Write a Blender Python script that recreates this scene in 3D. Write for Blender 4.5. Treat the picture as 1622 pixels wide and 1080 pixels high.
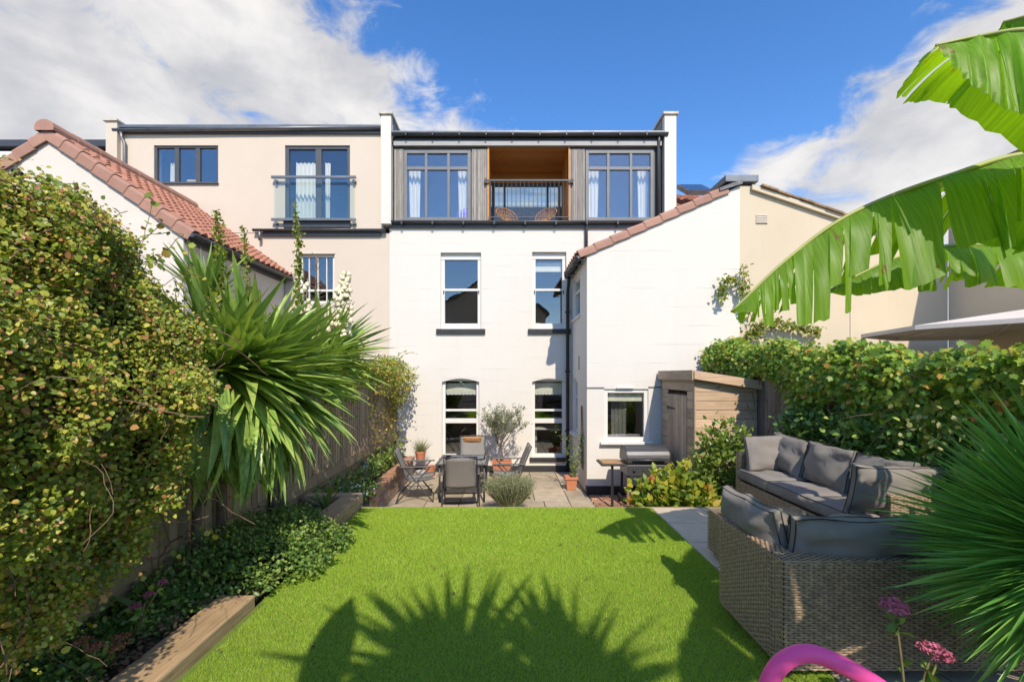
import bpy, bmesh, math, random
import numpy as np
from mathutils import Vector, Matrix, noise

random.seed(7)
RNG = np.random.default_rng(7)
R = math.radians
SC = bpy.context.scene
COL = SC.collection
for _o in list(bpy.data.objects):
    bpy.data.objects.remove(_o)

# ------------------------------------------------------------------ camera
EYE = 1.65                       # eye height above the lawn (lawn is z = 0, the patio lies lower)
PATIO = -0.65
FOC = 721.0                      # focal length in photograph pixels (16 mm on a 36 mm sensor, 1622 px wide)
cam_data = bpy.data.cameras.new('camera')
cam_data.sensor_width = 36.0
cam_data.lens = 16.0
cam_data.shift_x = 9 / 1622
cam_data.shift_y = 53 / 1622
cam_data.clip_start = 0.05
cam_data.clip_end = 3000
cam = bpy.data.objects.new('camera', cam_data)
COL.objects.link(cam)
cam.location = (0, 0, EYE)
cam.rotation_euler = (R(90), 0, 0)
SC.camera = cam

# ------------------------------------------------------------------ sky and sun
SUN_EL, SUN_AZ = R(44), R(11)      # azimuth: to the right of straight behind the camera
sun_vec = Vector((math.sin(SUN_AZ) * math.cos(SUN_EL), -math.cos(SUN_AZ) * math.cos(SUN_EL), math.sin(SUN_EL)))
world = bpy.data.worlds.new('World')
SC.world = world
world.use_nodes = True
wt = world.node_tree
wt.nodes.clear()


def wn(kind, **kw):
    n = wt.nodes.new(kind)
    for k, v in kw.items():
        setattr(n, k, v)
    return n


def wmath(op, a, b=None, c=None, clamp=False):
    n = wn('ShaderNodeMath', operation=op)
    n.use_clamp = clamp
    for i, v in enumerate((a, b, c)):
        if v is None:
            continue
        if isinstance(v, (int, float)):
            n.inputs[i].default_value = v
        else:
            wt.links.new(v, n.inputs[i])
    return n.outputs[0]


def wstep(v, a, b):
    n = wn('ShaderNodeMapRange', interpolation_type='SMOOTHSTEP')
    wt.links.new(v, n.inputs[0])
    n.inputs[1].default_value, n.inputs[2].default_value = a, b
    return n.outputs[0]


sky = wn('ShaderNodeTexSky')
sky.sky_type = 'NISHITA'
sky.sun_disc = False
sky.sun_elevation = SUN_EL
sky.sun_rotation = math.atan2(sun_vec.x, sun_vec.y)
sky.air_density = 1.0
sky.dust_density = 0.25
sky.ozone_density = 3.0
tc = wn('ShaderNodeTexCoord')
sep = wn('ShaderNodeSeparateXYZ')
wt.links.new(tc.outputs['Generated'], sep.inputs[0])
dx, dy, dz = sep.outputs
az = wmath('ARCTAN2', dx, dy)                 # 0 is north, straight over the house
el = wmath('ARCSINE', dz)
comb = wn('ShaderNodeCombineXYZ')
wt.links.new(az, comb.inputs[0])
wt.links.new(wmath('MULTIPLY', el, 1.75), comb.inputs[1])


def wnoise(scale, detail, rough, dist, off):
    m = wn('ShaderNodeMapping')
    m.inputs[1].default_value = off
    wt.links.new(comb.outputs[0], m.inputs[0])
    n = wn('ShaderNodeTexNoise')
    n.inputs['Scale'].default_value = scale
    n.inputs['Detail'].default_value = detail
    n.inputs['Roughness'].default_value = rough
    n.inputs['Distortion'].default_value = dist
    wt.links.new(m.outputs[0], n.inputs[0])
    return n.outputs['Fac']


n_big = wnoise(2.6, 9, 0.56, 0.35, (3.1, 0.4, 1.0))
n_fine = wnoise(8.0, 8, 0.62, 0.6, (0.3, 4.4, 2.0))
n_tone = wnoise(4.2, 7, 0.55, 0.2, (7.7, 1.2, 5.0))
# cloud banks: one over the left half, one low on the right, clear air between and above them
left_bank = wmath('MULTIPLY', wmath('SUBTRACT', 1.0, wstep(wmath('ADD', az, wmath('MULTIPLY', el, 2.2)), 0.72, 1.30)), wstep(az, -1.9, -1.2))
right_bank = wmath('MULTIPLY', wmath('MULTIPLY', wmath('SUBTRACT', 1.0, wstep(az, 1.2, 1.9)), wstep(wmath('SUBTRACT', az, wmath('MULTIPLY', el, 0.4)), 0.0, 0.30)),
                   wmath('SUBTRACT', 1.0, wstep(wmath('SUBTRACT', el, wmath('MULTIPLY', az, 0.36)), 0.12, 0.31)))
bank = wmath('MAXIMUM', left_bank, right_bank)
dens = wmath('ADD', wmath('ADD', wmath('MULTIPLY', n_big, 0.95), wmath('MULTIPLY', n_fine, 0.68)),
             wmath('MULTIPLY', bank, 0.46))
cover = wstep(dens, 0.94, 1.17)
tone = wstep(wmath('ADD', wmath('MULTIPLY', n_tone, 0.8), wmath('MULTIPLY', n_fine, 0.25)), 0.36, 0.74)
ccol = wn('ShaderNodeMix', data_type='RGBA')
ccol.inputs[6].default_value = (2.75, 2.78, 2.95, 1)
ccol.inputs[7].default_value = (4.7, 4.55, 4.4, 1)
wt.links.new(tone, ccol.inputs[0])
cmix = wn('ShaderNodeMix', data_type='RGBA')
wt.links.new(wmath('MULTIPLY', cover, 0.97), cmix.inputs[0])
hs = wn('ShaderNodeHueSaturation')
hs.inputs['Saturation'].default_value = 1.25
hs.inputs['Hue'].default_value = 0.506
hs.inputs['Value'].default_value = 1.15
wt.links.new(sky.outputs[0], hs.inputs['Color'])
wt.links.new(hs.outputs[0], cmix.inputs[6])
wt.links.new(ccol.outputs[2], cmix.inputs[7])
bg = wn('ShaderNodeBackground')
bg.inputs[1].default_value = 0.15
wo = wn('ShaderNodeOutputWorld')
wt.links.new(cmix.outputs[2], bg.inputs[0])
wt.links.new(bg.outputs[0], wo.inputs[0])

sl = bpy.data.lights.new('sun', 'SUN')
sl.energy = 3.75
sl.angle = R(0.55)
sl.color = (1.0, 0.89, 0.74)
sun = bpy.data.objects.new('sun', sl)
COL.objects.link(sun)
sun.location = (2, -8, 9)
sun.rotation_euler = (-sun_vec).to_track_quat('-Z', 'Y').to_euler()

SC.view_settings.view_transform = 'Standard'
SC.view_settings.look = 'None'
SC.view_settings.exposure = 0.50
SC.view_settings.gamma = 1.0
SC.view_settings.use_curve_mapping = False
SC.render.engine = 'CYCLES'
SC.cycles.use_denoising = True
SC.cycles.max_bounces = 7
SC.cycles.diffuse_bounces = 3
SC.cycles.transparent_max_bounces = 12
SC.cycles.sample_clamp_indirect = 6.0

# ------------------------------------------------------------------ materials
MATS = {}


def _nodes(name):
    m = bpy.data.materials.new(name)
    m.use_nodes = True
    nt = m.node_tree
    nt.nodes.clear()
    out = nt.nodes.new('ShaderNodeOutputMaterial')
    MATS[name] = m
    return m, nt, out


def _L(nt, a, b):
    nt.links.new(a, b)


def _vec(nt, scale=(1, 1, 1), coord='Object', rnd=True):
    t = nt.nodes.new('ShaderNodeTexCoord')
    src = t.outputs[coord]
    if rnd:
        oi = nt.nodes.new('ShaderNodeObjectInfo')
        mu = nt.nodes.new('ShaderNodeMath'); mu.operation = 'MULTIPLY'; mu.inputs[1].default_value = 37.0
        _L(nt, oi.outputs['Random'], mu.inputs[0])
        ad = nt.nodes.new('ShaderNodeVectorMath'); ad.operation = 'ADD'
        _L(nt, src, ad.inputs[0]); _L(nt, mu.outputs[0], ad.inputs[1])
        src = ad.outputs[0]
    mp = nt.nodes.new('ShaderNodeMapping')
    mp.inputs['Scale'].default_value = scale
    _L(nt, src, mp.inputs[0])
    return mp.outputs[0]


def _noise(nt, vec, scale, detail=5, rough=.6, dist=0.0):
    n = nt.nodes.new('ShaderNodeTexNoise')
    n.inputs['Scale'].default_value = scale
    n.inputs['Detail'].default_value = detail
    n.inputs['Roughness'].default_value = rough
    n.inputs['Distortion'].default_value = dist
    _L(nt, vec, n.inputs[0])
    return n.outputs['Fac']


def _ramp(nt, fac, stops):
    r = nt.nodes.new('ShaderNodeValToRGB')
    e = r.color_ramp.elements
    while len(e) < len(stops):
        e.new(0.5)
    for el_, (p, c) in zip(e, stops):
        el_.position = p
        el_.color = (*c, 1)
    _L(nt, fac, r.inputs[0])
    return r.outputs[0]


def _mixc(nt, fac, a, b, mode='MIX'):
    n = nt.nodes.new('ShaderNodeMix')
    n.data_type = 'RGBA'
    n.blend_type = mode
    for i, v in ((0, fac), (6, a), (7, b)):
        if isinstance(v, (int, float)):
            n.inputs[i].default_value = v
        elif isinstance(v, tuple):
            n.inputs[i].default_value = (*v, 1)
        else:
            _L(nt, v, n.inputs[i])
    return n.outputs[2]


def _rvalue(nt, colour, amount):
    """Per-object variation in value."""
    oi = nt.nodes.new('ShaderNodeObjectInfo')
    mr = nt.nodes.new('ShaderNodeMapRange')
    mr.inputs[3].default_value = 1 - amount
    mr.inputs[4].default_value = 1 + amount
    _L(nt, oi.outputs['Random'], mr.inputs[0])
    h = nt.nodes.new('ShaderNodeHueSaturation')
    _L(nt, mr.outputs[0], h.inputs['Value'])
    _L(nt, colour, h.inputs['Color'])
    return h.outputs[0]


def _bump(nt, height, strength, dist=0.01):
    b = nt.nodes.new('ShaderNodeBump')
    b.inputs['Strength'].default_value = strength
    b.inputs['Distance'].default_value = dist
    _L(nt, height, b.inputs['Height'])
    return b.outputs[0]


def _bsdf(nt, out, colour, rough, metallic=0.0, normal=None, spec=0.5):
    p = nt.nodes.new('ShaderNodeBsdfPrincipled')
    if isinstance(colour, tuple):
        p.inputs['Base Color'].default_value = (*colour, 1)
    else:
        _L(nt, colour, p.inputs['Base Color'])
    if isinstance(rough, (int, float)):
        p.inputs['Roughness'].default_value = rough
    else:
        _L(nt, rough, p.inputs['Roughness'])
    p.inputs['Metallic'].default_value = metallic
    p.inputs['Specular IOR Level'].default_value = spec
    if normal is not None:
        _L(nt, normal, p.inputs['Normal'])
    _L(nt, p.outputs[0], out.inputs[0])
    return p


def plain(name, c1, c2=None, rough=.6, nscale=3.0, bscale=60.0, bstr=.25, metallic=0, rv=0.0, spec=.5, scale=(1, 1, 1), bdist=.004):
    """Two-tone noise colour with fine relief."""
    m, nt, out = _nodes(name)
    c2 = c2 or tuple(x * .82 for x in c1)
    v = _vec(nt, scale)
    n1 = _noise(nt, v, nscale, 7, .62)
    c = _ramp(nt, n1, [(.32, c2), (.66, c1)])
    if rv:
        c = _rvalue(nt, c, rv)
    nb = _noise(nt, v, bscale, 4, .6)
    _bsdf(nt, out, c, rough, metallic, _bump(nt, nb, bstr, bdist), spec)
    return m


def timber(name, c1, c2, axis='Y', rough=.75, rv=.18, knots=True, fine=1.0):
    m, nt, out = _nodes(name)
    s = {'X': (1.2, 22, 22), 'Y': (22, 1.2, 22), 'Z': (22, 22, 1.2)}[axis]
    v = _vec(nt, tuple(x * fine for x in s))
    g = _noise(nt, v, 1.6, 8, .65, 1.2)
    c = _ramp(nt, g, [(.3, c2), (.52, tuple((a + b) / 2 for a, b in zip(c1, c2))), (.72, c1)])
    v2 = _vec(nt, (1, 1, 1))
    st = _noise(nt, v2, 2.3, 6, .6)
    c = _mixc(nt, _ramp(nt, st, [(.5, (0, 0, 0)), (.8, (.45, .45, .45))]), c, tuple(x * .55 for x in c2))
    if knots:
        k = nt.nodes.new('ShaderNodeTexVoronoi')
        k.inputs['Scale'].default_value = 1.0
        _L(nt, _vec(nt, {'X': (3, 8, 8), 'Y': (8, 3, 8), 'Z': (8, 8, 3)}[axis]), k.inputs[0])
        kk = _ramp(nt, k.outputs['Distance'], [(.06, (.75, .75, .75)), (.13, (0, 0, 0))])
        c = _mixc(nt, kk, c, tuple(x * .35 for x in c2))
    c = _rvalue(nt, c, rv)
    _bsdf(nt, out, c, rough, 0, _bump(nt, g, .45, .004), .3)
    return m


def render_wall(name, c1, c2, joints=0.0, stain=.35, jdist=.0035):
    """Painted render; joints > 0 scribes faint horizontal lines at that spacing."""
    m, nt, out = _nodes(name)
    v = _vec(nt, (1, 1, 1), rnd=False)
    n1 = _noise(nt, v, .9, 7, .65)
    c = _ramp(nt, n1, [(.3, c2), (.65, c1)])
    vs = _vec(nt, (3.0, 3.0, .35), rnd=False)
    n2 = _noise(nt, vs, 1.6, 8, .7)
    c = _mixc(nt, _ramp(nt, n2, [(.52, (0, 0, 0)), (.78, (stain,) * 3)]), c, tuple(x * y for x, y in zip(c2, (.80, .79, .77))))
    nb = _noise(nt, v, 90, 4, .6)
    h = nb
    if joints:
        t = nt.nodes.new('ShaderNodeTexCoord')
        s = nt.nodes.new('ShaderNodeSeparateXYZ')
        _L(nt, t.outputs['Object'], s.inputs[0])
        nw = _noise(nt, v, 1.3, 3, .5)
        a = nt.nodes.new('ShaderNodeMath'); a.operation = 'MULTIPLY_ADD'; a.inputs[1].default_value = .02
        _L(nt, nw, a.inputs[0]); _L(nt, s.outputs[2], a.inputs[2])
        d = nt.nodes.new('ShaderNodeMath'); d.operation = 'DIVIDE'; d.inputs[1].default_value = joints
        _L(nt, a.outputs[0], d.inputs[0])
        f = nt.nodes.new('ShaderNodeMath'); f.operation = 'FRACT'
        _L(nt, d.outputs[0], f.inputs[0])
        g = _ramp(nt, f.outputs[0], [(.0, (0, 0, 0)), (.035, (1, 1, 1))])
        brk = _ramp(nt, _noise(nt, _vec(nt, (.9, .9, 5), rnd=False), 1.3, 4, .6), [(.45, (1, 1, 1)), (.6, (0, 0, 0))])
        g = _mixc(nt, brk, g, (1.0, 1.0, 1.0))
        hm = nt.nodes.new('ShaderNodeMath'); hm.operation = 'MULTIPLY_ADD'; hm.inputs[1].default_value = .25
        _L(nt, nb, hm.inputs[0]); _L(nt, g, hm.inputs[2])
        h = hm.outputs[0]
    _bsdf(nt, out, c, .8, 0, _bump(nt, h, .55, jdist), .25)
    return m


def foliage(name, stops, rough=.45, trans=.35, src='island', tint=(1.0, 1.0, .45), spec=.4, grain=0, gax='X', dry=0.0, tip=0.0, patch=0.0):
    """Leaf material: colour by leaf, light passing through from behind."""
    m, nt, out = _nodes(name)
    if src == 'island':
        g = nt.nodes.new('ShaderNodeNewGeometry')
        fac = g.outputs['Random Per Island']
    else:
        g = nt.nodes.new('ShaderNodeObjectInfo')
        fac = g.outputs['Random']
    c = _ramp(nt, fac, stops)
    nrm = None
    if grain:
        v = _vec(nt, (3, grain, grain) if gax == 'X' else (grain, 4, 4))
        gn = _noise(nt, v, 1.0, 4, .5)
        c = _mixc(nt, _ramp(nt, gn, [(.35, (.0, .0, .0)), (.7, (.45, .45, .45))]), c, tuple(min(1, x * 1.6) for x in stops[-1][1]))
        nrm = _bump(nt, gn, .3, .004)
    if dry:
        dn = _noise(nt, _vec(nt, (9, 3, 3)), 1.0, 6, .7, .8)
        c = _mixc(nt, _ramp(nt, dn, [(1 - dry, (0, 0, 0)), (1.03 - dry, (1, 1, 1))]), c, (.26, .15, .07))
    if patch:
        pn_ = _noise(nt, _vec(nt, (1, 1, .2), rnd=False), 2.2, 5, .6)
        pr_ = _ramp(nt, pn_, [(.3, (1 - patch,) * 3), (.7, (1.0, 1.0, 1.0))])
        c = _mixc(nt, 1.0, c, pr_, 'MULTIPLY')
    if tip:
        tcx = nt.nodes.new('ShaderNodeTexCoord')
        sx_ = nt.nodes.new('ShaderNodeSeparateXYZ')
        _L(nt, tcx.outputs['Object'], sx_.inputs[0])
        oi_ = nt.nodes.new('ShaderNodeObjectInfo')
        ad_ = nt.nodes.new('ShaderNodeMath'); ad_.operation = 'MULTIPLY_ADD'; ad_.inputs[1].default_value = tip
        _L(nt, oi_.outputs['Random'], ad_.inputs[0]); _L(nt, sx_.outputs[0], ad_.inputs[2])
        c = _mixc(nt, _ramp(nt, ad_.outputs[0], [(.95, (0, 0, 0)), (1.0, (1, 1, 1))]), c, (.30, .20, .09))
    p = nt.nodes.new('ShaderNodeBsdfPrincipled')
    _L(nt, c, p.inputs['Base Color'])
    p.inputs['Roughness'].default_value = rough
    p.inputs['Specular IOR Level'].default_value = spec
    t = nt.nodes.new('ShaderNodeBsdfTranslucent')
    tcol = _mixc(nt, 1.0, c, tuple(1.5 * x for x in tint), 'MULTIPLY')
    _L(nt, tcol, t.inputs[0])
    if nrm is not None:
        _L(nt, nrm, p.inputs['Normal'])
    mx = nt.nodes.new('ShaderNodeMixShader')
    mx.inputs[0].default_value = trans
    _L(nt, p.outputs[0], mx.inputs[1]); _L(nt, t.outputs[0], mx.inputs[2])
    _L(nt, mx.outputs[0], out.inputs[0])
    return m


def glass(name, tint=(.95, .97, .97), base=.10):
    m, nt, out = _nodes(name)
    tr = nt.nodes.new('ShaderNodeBsdfTransparent'); tr.inputs[0].default_value = (*tint, 1)
    gl = nt.nodes.new('ShaderNodeBsdfGlossy'); gl.inputs['Roughness'].default_value = .0
    gl.inputs[0].default_value = (.95, .97, 1, 1)
    # reflectance by angle, the same from either side of the pane
    ge = nt.nodes.new('ShaderNodeNewGeometry')
    dt = nt.nodes.new('ShaderNodeVectorMath'); dt.operation = 'DOT_PRODUCT'
    _L(nt, ge.outputs['Incoming'], dt.inputs[0]); _L(nt, ge.outputs['Normal'], dt.inputs[1])
    ab = nt.nodes.new('ShaderNodeMath'); ab.operation = 'ABSOLUTE'
    _L(nt, dt.outputs['Value'], ab.inputs[0])
    om = nt.nodes.new('ShaderNodeMath'); om.operation = 'SUBTRACT'; om.inputs[0].default_value = 1.0
    _L(nt, ab.outputs[0], om.inputs[1])
    fr = nt.nodes.new('ShaderNodeMath'); fr.operation = 'POWER'; fr.inputs[1].default_value = 5.0
    _L(nt, om.outputs[0], fr.inputs[0])
    wv = _noise(nt, _vec(nt, (1, 1, 1)), 1.6, 2, .4)
    bn = _bump(nt, wv, .06, .05)
    _L(nt, bn, gl.inputs['Normal'])
    ad = nt.nodes.new('ShaderNodeMath'); ad.operation = 'ADD'; ad.use_clamp = True
    ad.inputs[1].default_value = base
    _L(nt, fr.outputs[0], ad.inputs[0])
    mx = nt.nodes.new('ShaderNodeMixShader')
    _L(nt, ad.outputs[0], mx.inputs[0]); _L(nt, tr.outputs[0], mx.inputs[1]); _L(nt, gl.outputs[0], mx.inputs[2])
    _L(nt, mx.outputs[0], out.inputs[0])
    return m


white_wall = render_wall('white_render', (.675, .64, .58), (.65, .615, .555), joints=.27, stain=.2, jdist=.007)
white_wing = render_wall('white_render_wing', (.675, .64, .58), (.65, .615, .555), joints=.36, stain=.2, jdist=.007)
cream_left = render_wall('pinkish_cream_render', (.61, .53, .435), (.58, .50, .405), stain=.12)
cream_right = render_wall('yellow_cream_render', (.61, .525, .385), (.575, .485, .35), stain=.15)
gable_cream = render_wall('pale_cream_render', (.67, .61, .535), (.64, .58, .505), stain=.12)
grey_wall = render_wall('weathered_cream_render', (.66, .58, .47), (.58, .51, .42), stain=.5)
white_paint = plain('white_paint', (.72, .70, .655), (.67, .65, .605), rough=.4, bstr=.08, spec=.4)
coping_m = plain('coping_stone', (.62, .58, .50), (.42, .39, .32), rough=.85, nscale=6)
black_paint = plain('black_paint', (.022, .022, .024), (.035, .034, .034), rough=.5, nscale=9, bscale=40, bstr=.5)
anthracite = plain('anthracite_frame', (.075, .08, .085), (.06, .064, .068), rough=.45, bstr=.05)
fascia_m = plain('pale_grey_fascia', (.36, .355, .345), (.31, .305, .295), rough=.6, bstr=.05)
grey_frame = plain('grey_frame', (.17, .175, .18), (.14, .145, .15), rough=.5, bstr=.05)
gutter_m = plain('dark_gutter', (.045, .047, .05), (.06, .062, .065), rough=.38, bstr=.06)
zinc_m = plain('zinc_sheet', (.22, .225, .23), (.15, .155, .16), rough=.4, metallic=.6, bstr=.1)
lead_m = plain('lead_flashing', (.17, .175, .18), (.10, .10, .105), rough=.55, nscale=8, bscale=12, bstr=.7, bdist=.02)
slat_m = timber('silvered_larch', (.42, .385, .34), (.23, .205, .18), 'Z', knots=False, rv=.25)
cedar_m = timber('oiled_cedar', (.58, .27, .075), (.42, .175, .045), 'X', rough=.5, rv=.1)
tile_m = plain('terracotta_tile', (.41, .185, .115), (.33, .14, .085), rough=.75, nscale=9, bscale=90, bstr=.3, rv=.16)
verge_m = plain('verge_tile', (.39, .215, .155), (.33, .175, .125), rough=.75, nscale=5, bscale=90, bstr=.3, rv=.08)
moss_tile = plain('mossy_tile', (.36, .21, .11), (.17, .145, .075), rough=.9, nscale=14, bscale=40, bstr=.8, rv=.2, bdist=.01)
old_tile = plain('old_red_tile', (.36, .13, .07), (.20, .085, .05), rough=.85, nscale=11, bscale=50, bstr=.6, rv=.22)
glass_m = glass('window_glass', base=.10)
glass_top = glass('blue_glass', base=.15)
clear_glass = glass('clear_glass', (.93, .96, .94), base=.05)
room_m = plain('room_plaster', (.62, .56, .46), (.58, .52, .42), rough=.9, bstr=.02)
room_dark = plain('dim_room_plaster', (.16, .15, .135), (.13, .12, .11), rough=.9, bstr=.02)  # interior dimness put into the plaster colour; also used for dark curtain and counter
curtain_m = plain('cream_curtain', (.80, .76, .66), (.74, .70, .60), rough=.9, bscale=200, bstr=.1)
blind_m = plain('cream_blind', (.74, .70, .55), (.68, .64, .5), rough=.9, bstr=.05)
fence_m = timber('fence_board', (.46, .345, .225), (.27, .19, .12), 'Z', rv=.3)
gravel_m = timber('gravel_board', (.38, .29, .17), (.22, .16, .09), 'Y', rv=.12)
sleeper_m = timber('sleeper_timber', (.60, .42, .235), (.30, .20, .105), 'Y', rv=.12)
shed_m = timber('shed_board_horizontal', (.66, .48, .32), (.42, .285, .175), 'X', rv=.22)
shed_v = timber('shed_board_vertical', (.54, .425, .31), (.34, .26, .18), 'Z', rv=.2)
shed_y = timber('shed_board_side', (.56, .43, .31), (.37, .275, .185), 'Y', rv=.22)
grey_fence = timber('grey_fence_board', (.26, .22, .18), (.14, .118, .095), 'Z', rv=.3)
brick_m = plain('garden_brick', (.42, .235, .15), (.27, .14, .09), rough=.9, nscale=14, bscale=60, bstr=.8, rv=.3, bdist=.006)
mortar_m = plain('mortar', (.36, .33, .28), (.28, .25, .21), rough=.95, bstr=.5)
slab_m = plain('sandstone_slab', (.44, .365, .26), (.31, .255, .18), rough=.85, nscale=5, bscale=45, bstr=.5, rv=.18, bdist=.006)
pave_m = plain('concrete_paving', (.58, .48, .345), (.47, .385, .275), rough=.85, nscale=6, bscale=110, bstr=.4, rv=.07)
soil_m = plain('soil', (.085, .055, .035), (.04, .027, .018), rough=1.0, nscale=22, bscale=50, bstr=1.0, bdist=.03)
ground_m = plain('bare_ground', (.16, .135, .10), (.10, .09, .06), rough=1.0, nscale=.8, bscale=20, bstr=.8, bdist=.03)
terracotta = plain('terracotta_pot', (.52, .20, .10), (.44, .17, .085), rough=.75, nscale=8, bscale=70, bstr=.25)
cushion_m = plain('grey_cushion', (.25, .228, .208), (.215, .196, .178), rough=.95, nscale=6, bscale=420, bstr=.35, spec=.2, bdist=.002)
piping_m = plain('black_piping', (.03, .03, .032), rough=.7, bstr=.05)
rattan_m = plain('rattan_strand', (.44, .32, .21), (.20, .142, .092), rough=.5, nscale=34, bscale=200, bstr=.25, spec=.5)
rattan_back = plain('rattan_core', (.10, .075, .053), rough=.9, bstr=.1)
chair_tube = plain('chair_tube', (.06, .062, .066), (.05, .052, .055), rough=.4, metallic=.3, bstr=.05)
sling_m = plain('sling_fabric', (.235, .22, .20), (.205, .19, .172), rough=.9, nscale=4, bscale=500, bstr=.3)
steel_m = plain('brushed_steel', (.13, .13, .135), (.08, .08, .085), rough=.42, metallic=.6, nscale=3, bscale=90, bstr=.1, scale=(1, 20, 20))
bbq_black = plain('enamel_black', (.025, .025, .027), rough=.4, bstr=.05)
bbq_wood = timber('shelf_wood', (.42, .25, .12), (.26, .15, .07), 'X', rough=.6)
wicker_m = plain('wicker', (.50, .25, .10), (.30, .14, .055), rough=.6, nscale=30, bscale=120, bstr=.5)
pink_m = plain('pink_foam', (.95, .10, .36), (.88, .085, .32), rough=.5, nscale=6, bscale=240, bstr=.12, spec=.3)
parasol_m = plain('parasol_cloth', (.70, .63, .57), (.64, .57, .52), rough=.85, bscale=300, bstr=.15)
bark_m = plain('bark', (.20, .145, .10), (.10, .072, .05), rough=.95, nscale=18, bscale=60, bstr=.9, bdist=.01)
stem_m = plain('green_stem', (.20, .17, .07), (.14, .10, .05), rough=.8, nscale=10, bstr=.2)
twig_m = plain('twig', (.24, .15, .095), (.13, .08, .05), rough=.9, nscale=10, bstr=.2)
purple_m = plain('purple_plastic', (.32, .14, .62), rough=.5, bstr=.02)
lamp_m = plain('lamp_shade', (.72, .50, .25), rough=.9, bstr=.05)
panel_m = plain('solar_panel', (.03, .06, .14), (.025, .05, .12), rough=.15, bstr=.02)

# ------------------------------------------------------------------ helpers
ORI = {}


def px_x(px, Y):
    """metres to the right of the camera axis for a photograph column at distance Y"""
    return (px - 802.0) / FOC * Y


def px_z(py, Y):
    return EYE - (py - 593.0) / FOC * Y


class MB:
    """Collects faces of one mesh in world (or local) metres."""

    def __init__(self):
        self.v, self.f = [], []

    def add(self, verts, faces):
        n = len(self.v)
        self.v.extend([tuple(p) for p in verts])
        self.f.extend([tuple(i + n for i in f) for f in faces])
        return self

    def box(self, x0, x1, y0, y1, z0, z1):
        v = [(x, y, z) for z in (z0, z1) for y in (y0, y1) for x in (x0, x1)]
        return self.add(v, [(0, 2, 3, 1), (4, 5, 7, 6), (0, 1, 5, 4), (2, 6, 7, 3), (0, 4, 6, 2), (1, 3, 7, 5)])

    def fbox(self, fr, a0, a1, b0, b1, c0, c1):
        """box in a frame (origin, u, n): a along u, b up, c outwards along n"""
        o, u, n = fr
        z = Vector((0, 0, 1))
        p = lambda a, b, c: o + u * a + z * b + n * c
        v = [p(a, b, c) for b in (b0, b1) for c in (c0, c1) for a in (a0, a1)]
        return self.add(v, [(0, 2, 3, 1), (4, 5, 7, 6), (0, 1, 5, 4), (2, 6, 7, 3), (0, 4, 6, 2), (1, 3, 7, 5)])

    def tube(self, path, r, n=8, cap=True):
        path = [Vector(p) for p in path]
        rs = r if isinstance(r, (list, tuple)) else [r] * len(path)
        base = len(self.v)
        prev = None
        for i, p in enumerate(path):
            d = (path[min(i + 1, len(path) - 1)] - path[max(i - 1, 0)])
            if d.length < 1e-9:
                d = Vector((0, 0, 1))
            d.normalize()
            if prev is None:
                a = Vector((0, 0, 1)) if abs(d.z) < .9 else Vector((1, 0, 0))
                s = d.cross(a).normalized()
            else:
                s = (prev - d * prev.dot(d))
                s = s.normalized() if s.length > 1e-6 else d.orthogonal().normalized()
            prev = s
            t = d.cross(s)
            for k in range(n):
                a = 2 * math.pi * k / n
                self.v.append(tuple(p + (s * math.cos(a) + t * math.sin(a)) * rs[i]))
        for i in range(len(path) - 1):
            for k in range(n):
                a, b = base + i * n + k, base + i * n + (k + 1) % n
                self.f.append((a, b, b + n, a + n))
        if cap:
            self.f.append(tuple(base + k for k in range(n))[::-1])
            self.f.append(tuple(base + (len(path) - 1) * n + k for k in range(n)))
        return self

    def prism(self, poly, ax, d0, d1):
        """polygon of 2-D points swept along axis ax ('x','y','z')"""
        def P(a, b, d):
            return {'x': (d, a, b), 'y': (a, d, b), 'z': (a, b, d)}[ax]
        n = len(poly)
        v = [P(a, b, d0) for a, b in poly] + [P(a, b, d1) for a, b in poly]
        f = [tuple(range(n))[::-1], tuple(range(n, 2 * n))]
        f += [(i, (i + 1) % n, n + (i + 1) % n, n + i) for i in range(n)]
        return self.add(v, f)

    def lathe(self, prof, c, n=20):
        base = len(self.v)
        for r, z in prof:
            for k in range(n):
                a = 2 * math.pi * k / n
                self.v.append((c[0] + r * math.cos(a), c[1] + r * math.sin(a), c[2] + z))
        for i in range(len(prof) - 1):
            for k in range(n):
                a, b = base + i * n + k, base + i * n + (k + 1) % n
                self.f.append((a, b, b + n, a + n))
        return self

    def mesh(self, name, m, off=(0, 0, 0), smooth=False):
        me = bpy.data.meshes.new(name)
        o = Vector(off)
        me.from_pydata([tuple(Vector(p) - o) for p in self.v], [], self.f)
        bm = bmesh.new()
        bm.from_mesh(me)
        bmesh.ops.recalc_face_normals(bm, faces=bm.faces)
        bm.to_mesh(me)
        bm.free()
        me.materials.append(m)
        if smooth:
            me.polygons.foreach_set('use_smooth', [True] * len(me.polygons))
        return me

    def build(self, name, m, parent=None, smooth=False, bevel=0.0, origin=None):
        off = ORI.get(parent.name, (0, 0, 0)) if parent else (origin or (0, 0, 0))
        me = self.mesh(name, m, off, smooth)
        o = bpy.data.objects.new(name, me)
        COL.objects.link(o)
        if parent:
            o.parent = parent
        else:
            o.location = off
        ORI[o.name] = tuple(off)
        if bevel:
            bv = o.modifiers.new('bevel', 'BEVEL')
            bv.width = bevel
            bv.segments = 2
            bv.limit_method = 'ANGLE'
        return o


def thing(name, label, cat, loc=(0, 0, 0), group=None):
    o = bpy.data.objects.new(name, None)
    o.empty_display_size = .1
    COL.objects.link(o)
    o.location = loc
    ORI[o.name] = tuple(loc)
    tag(o, label, cat, group)
    return o


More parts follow.
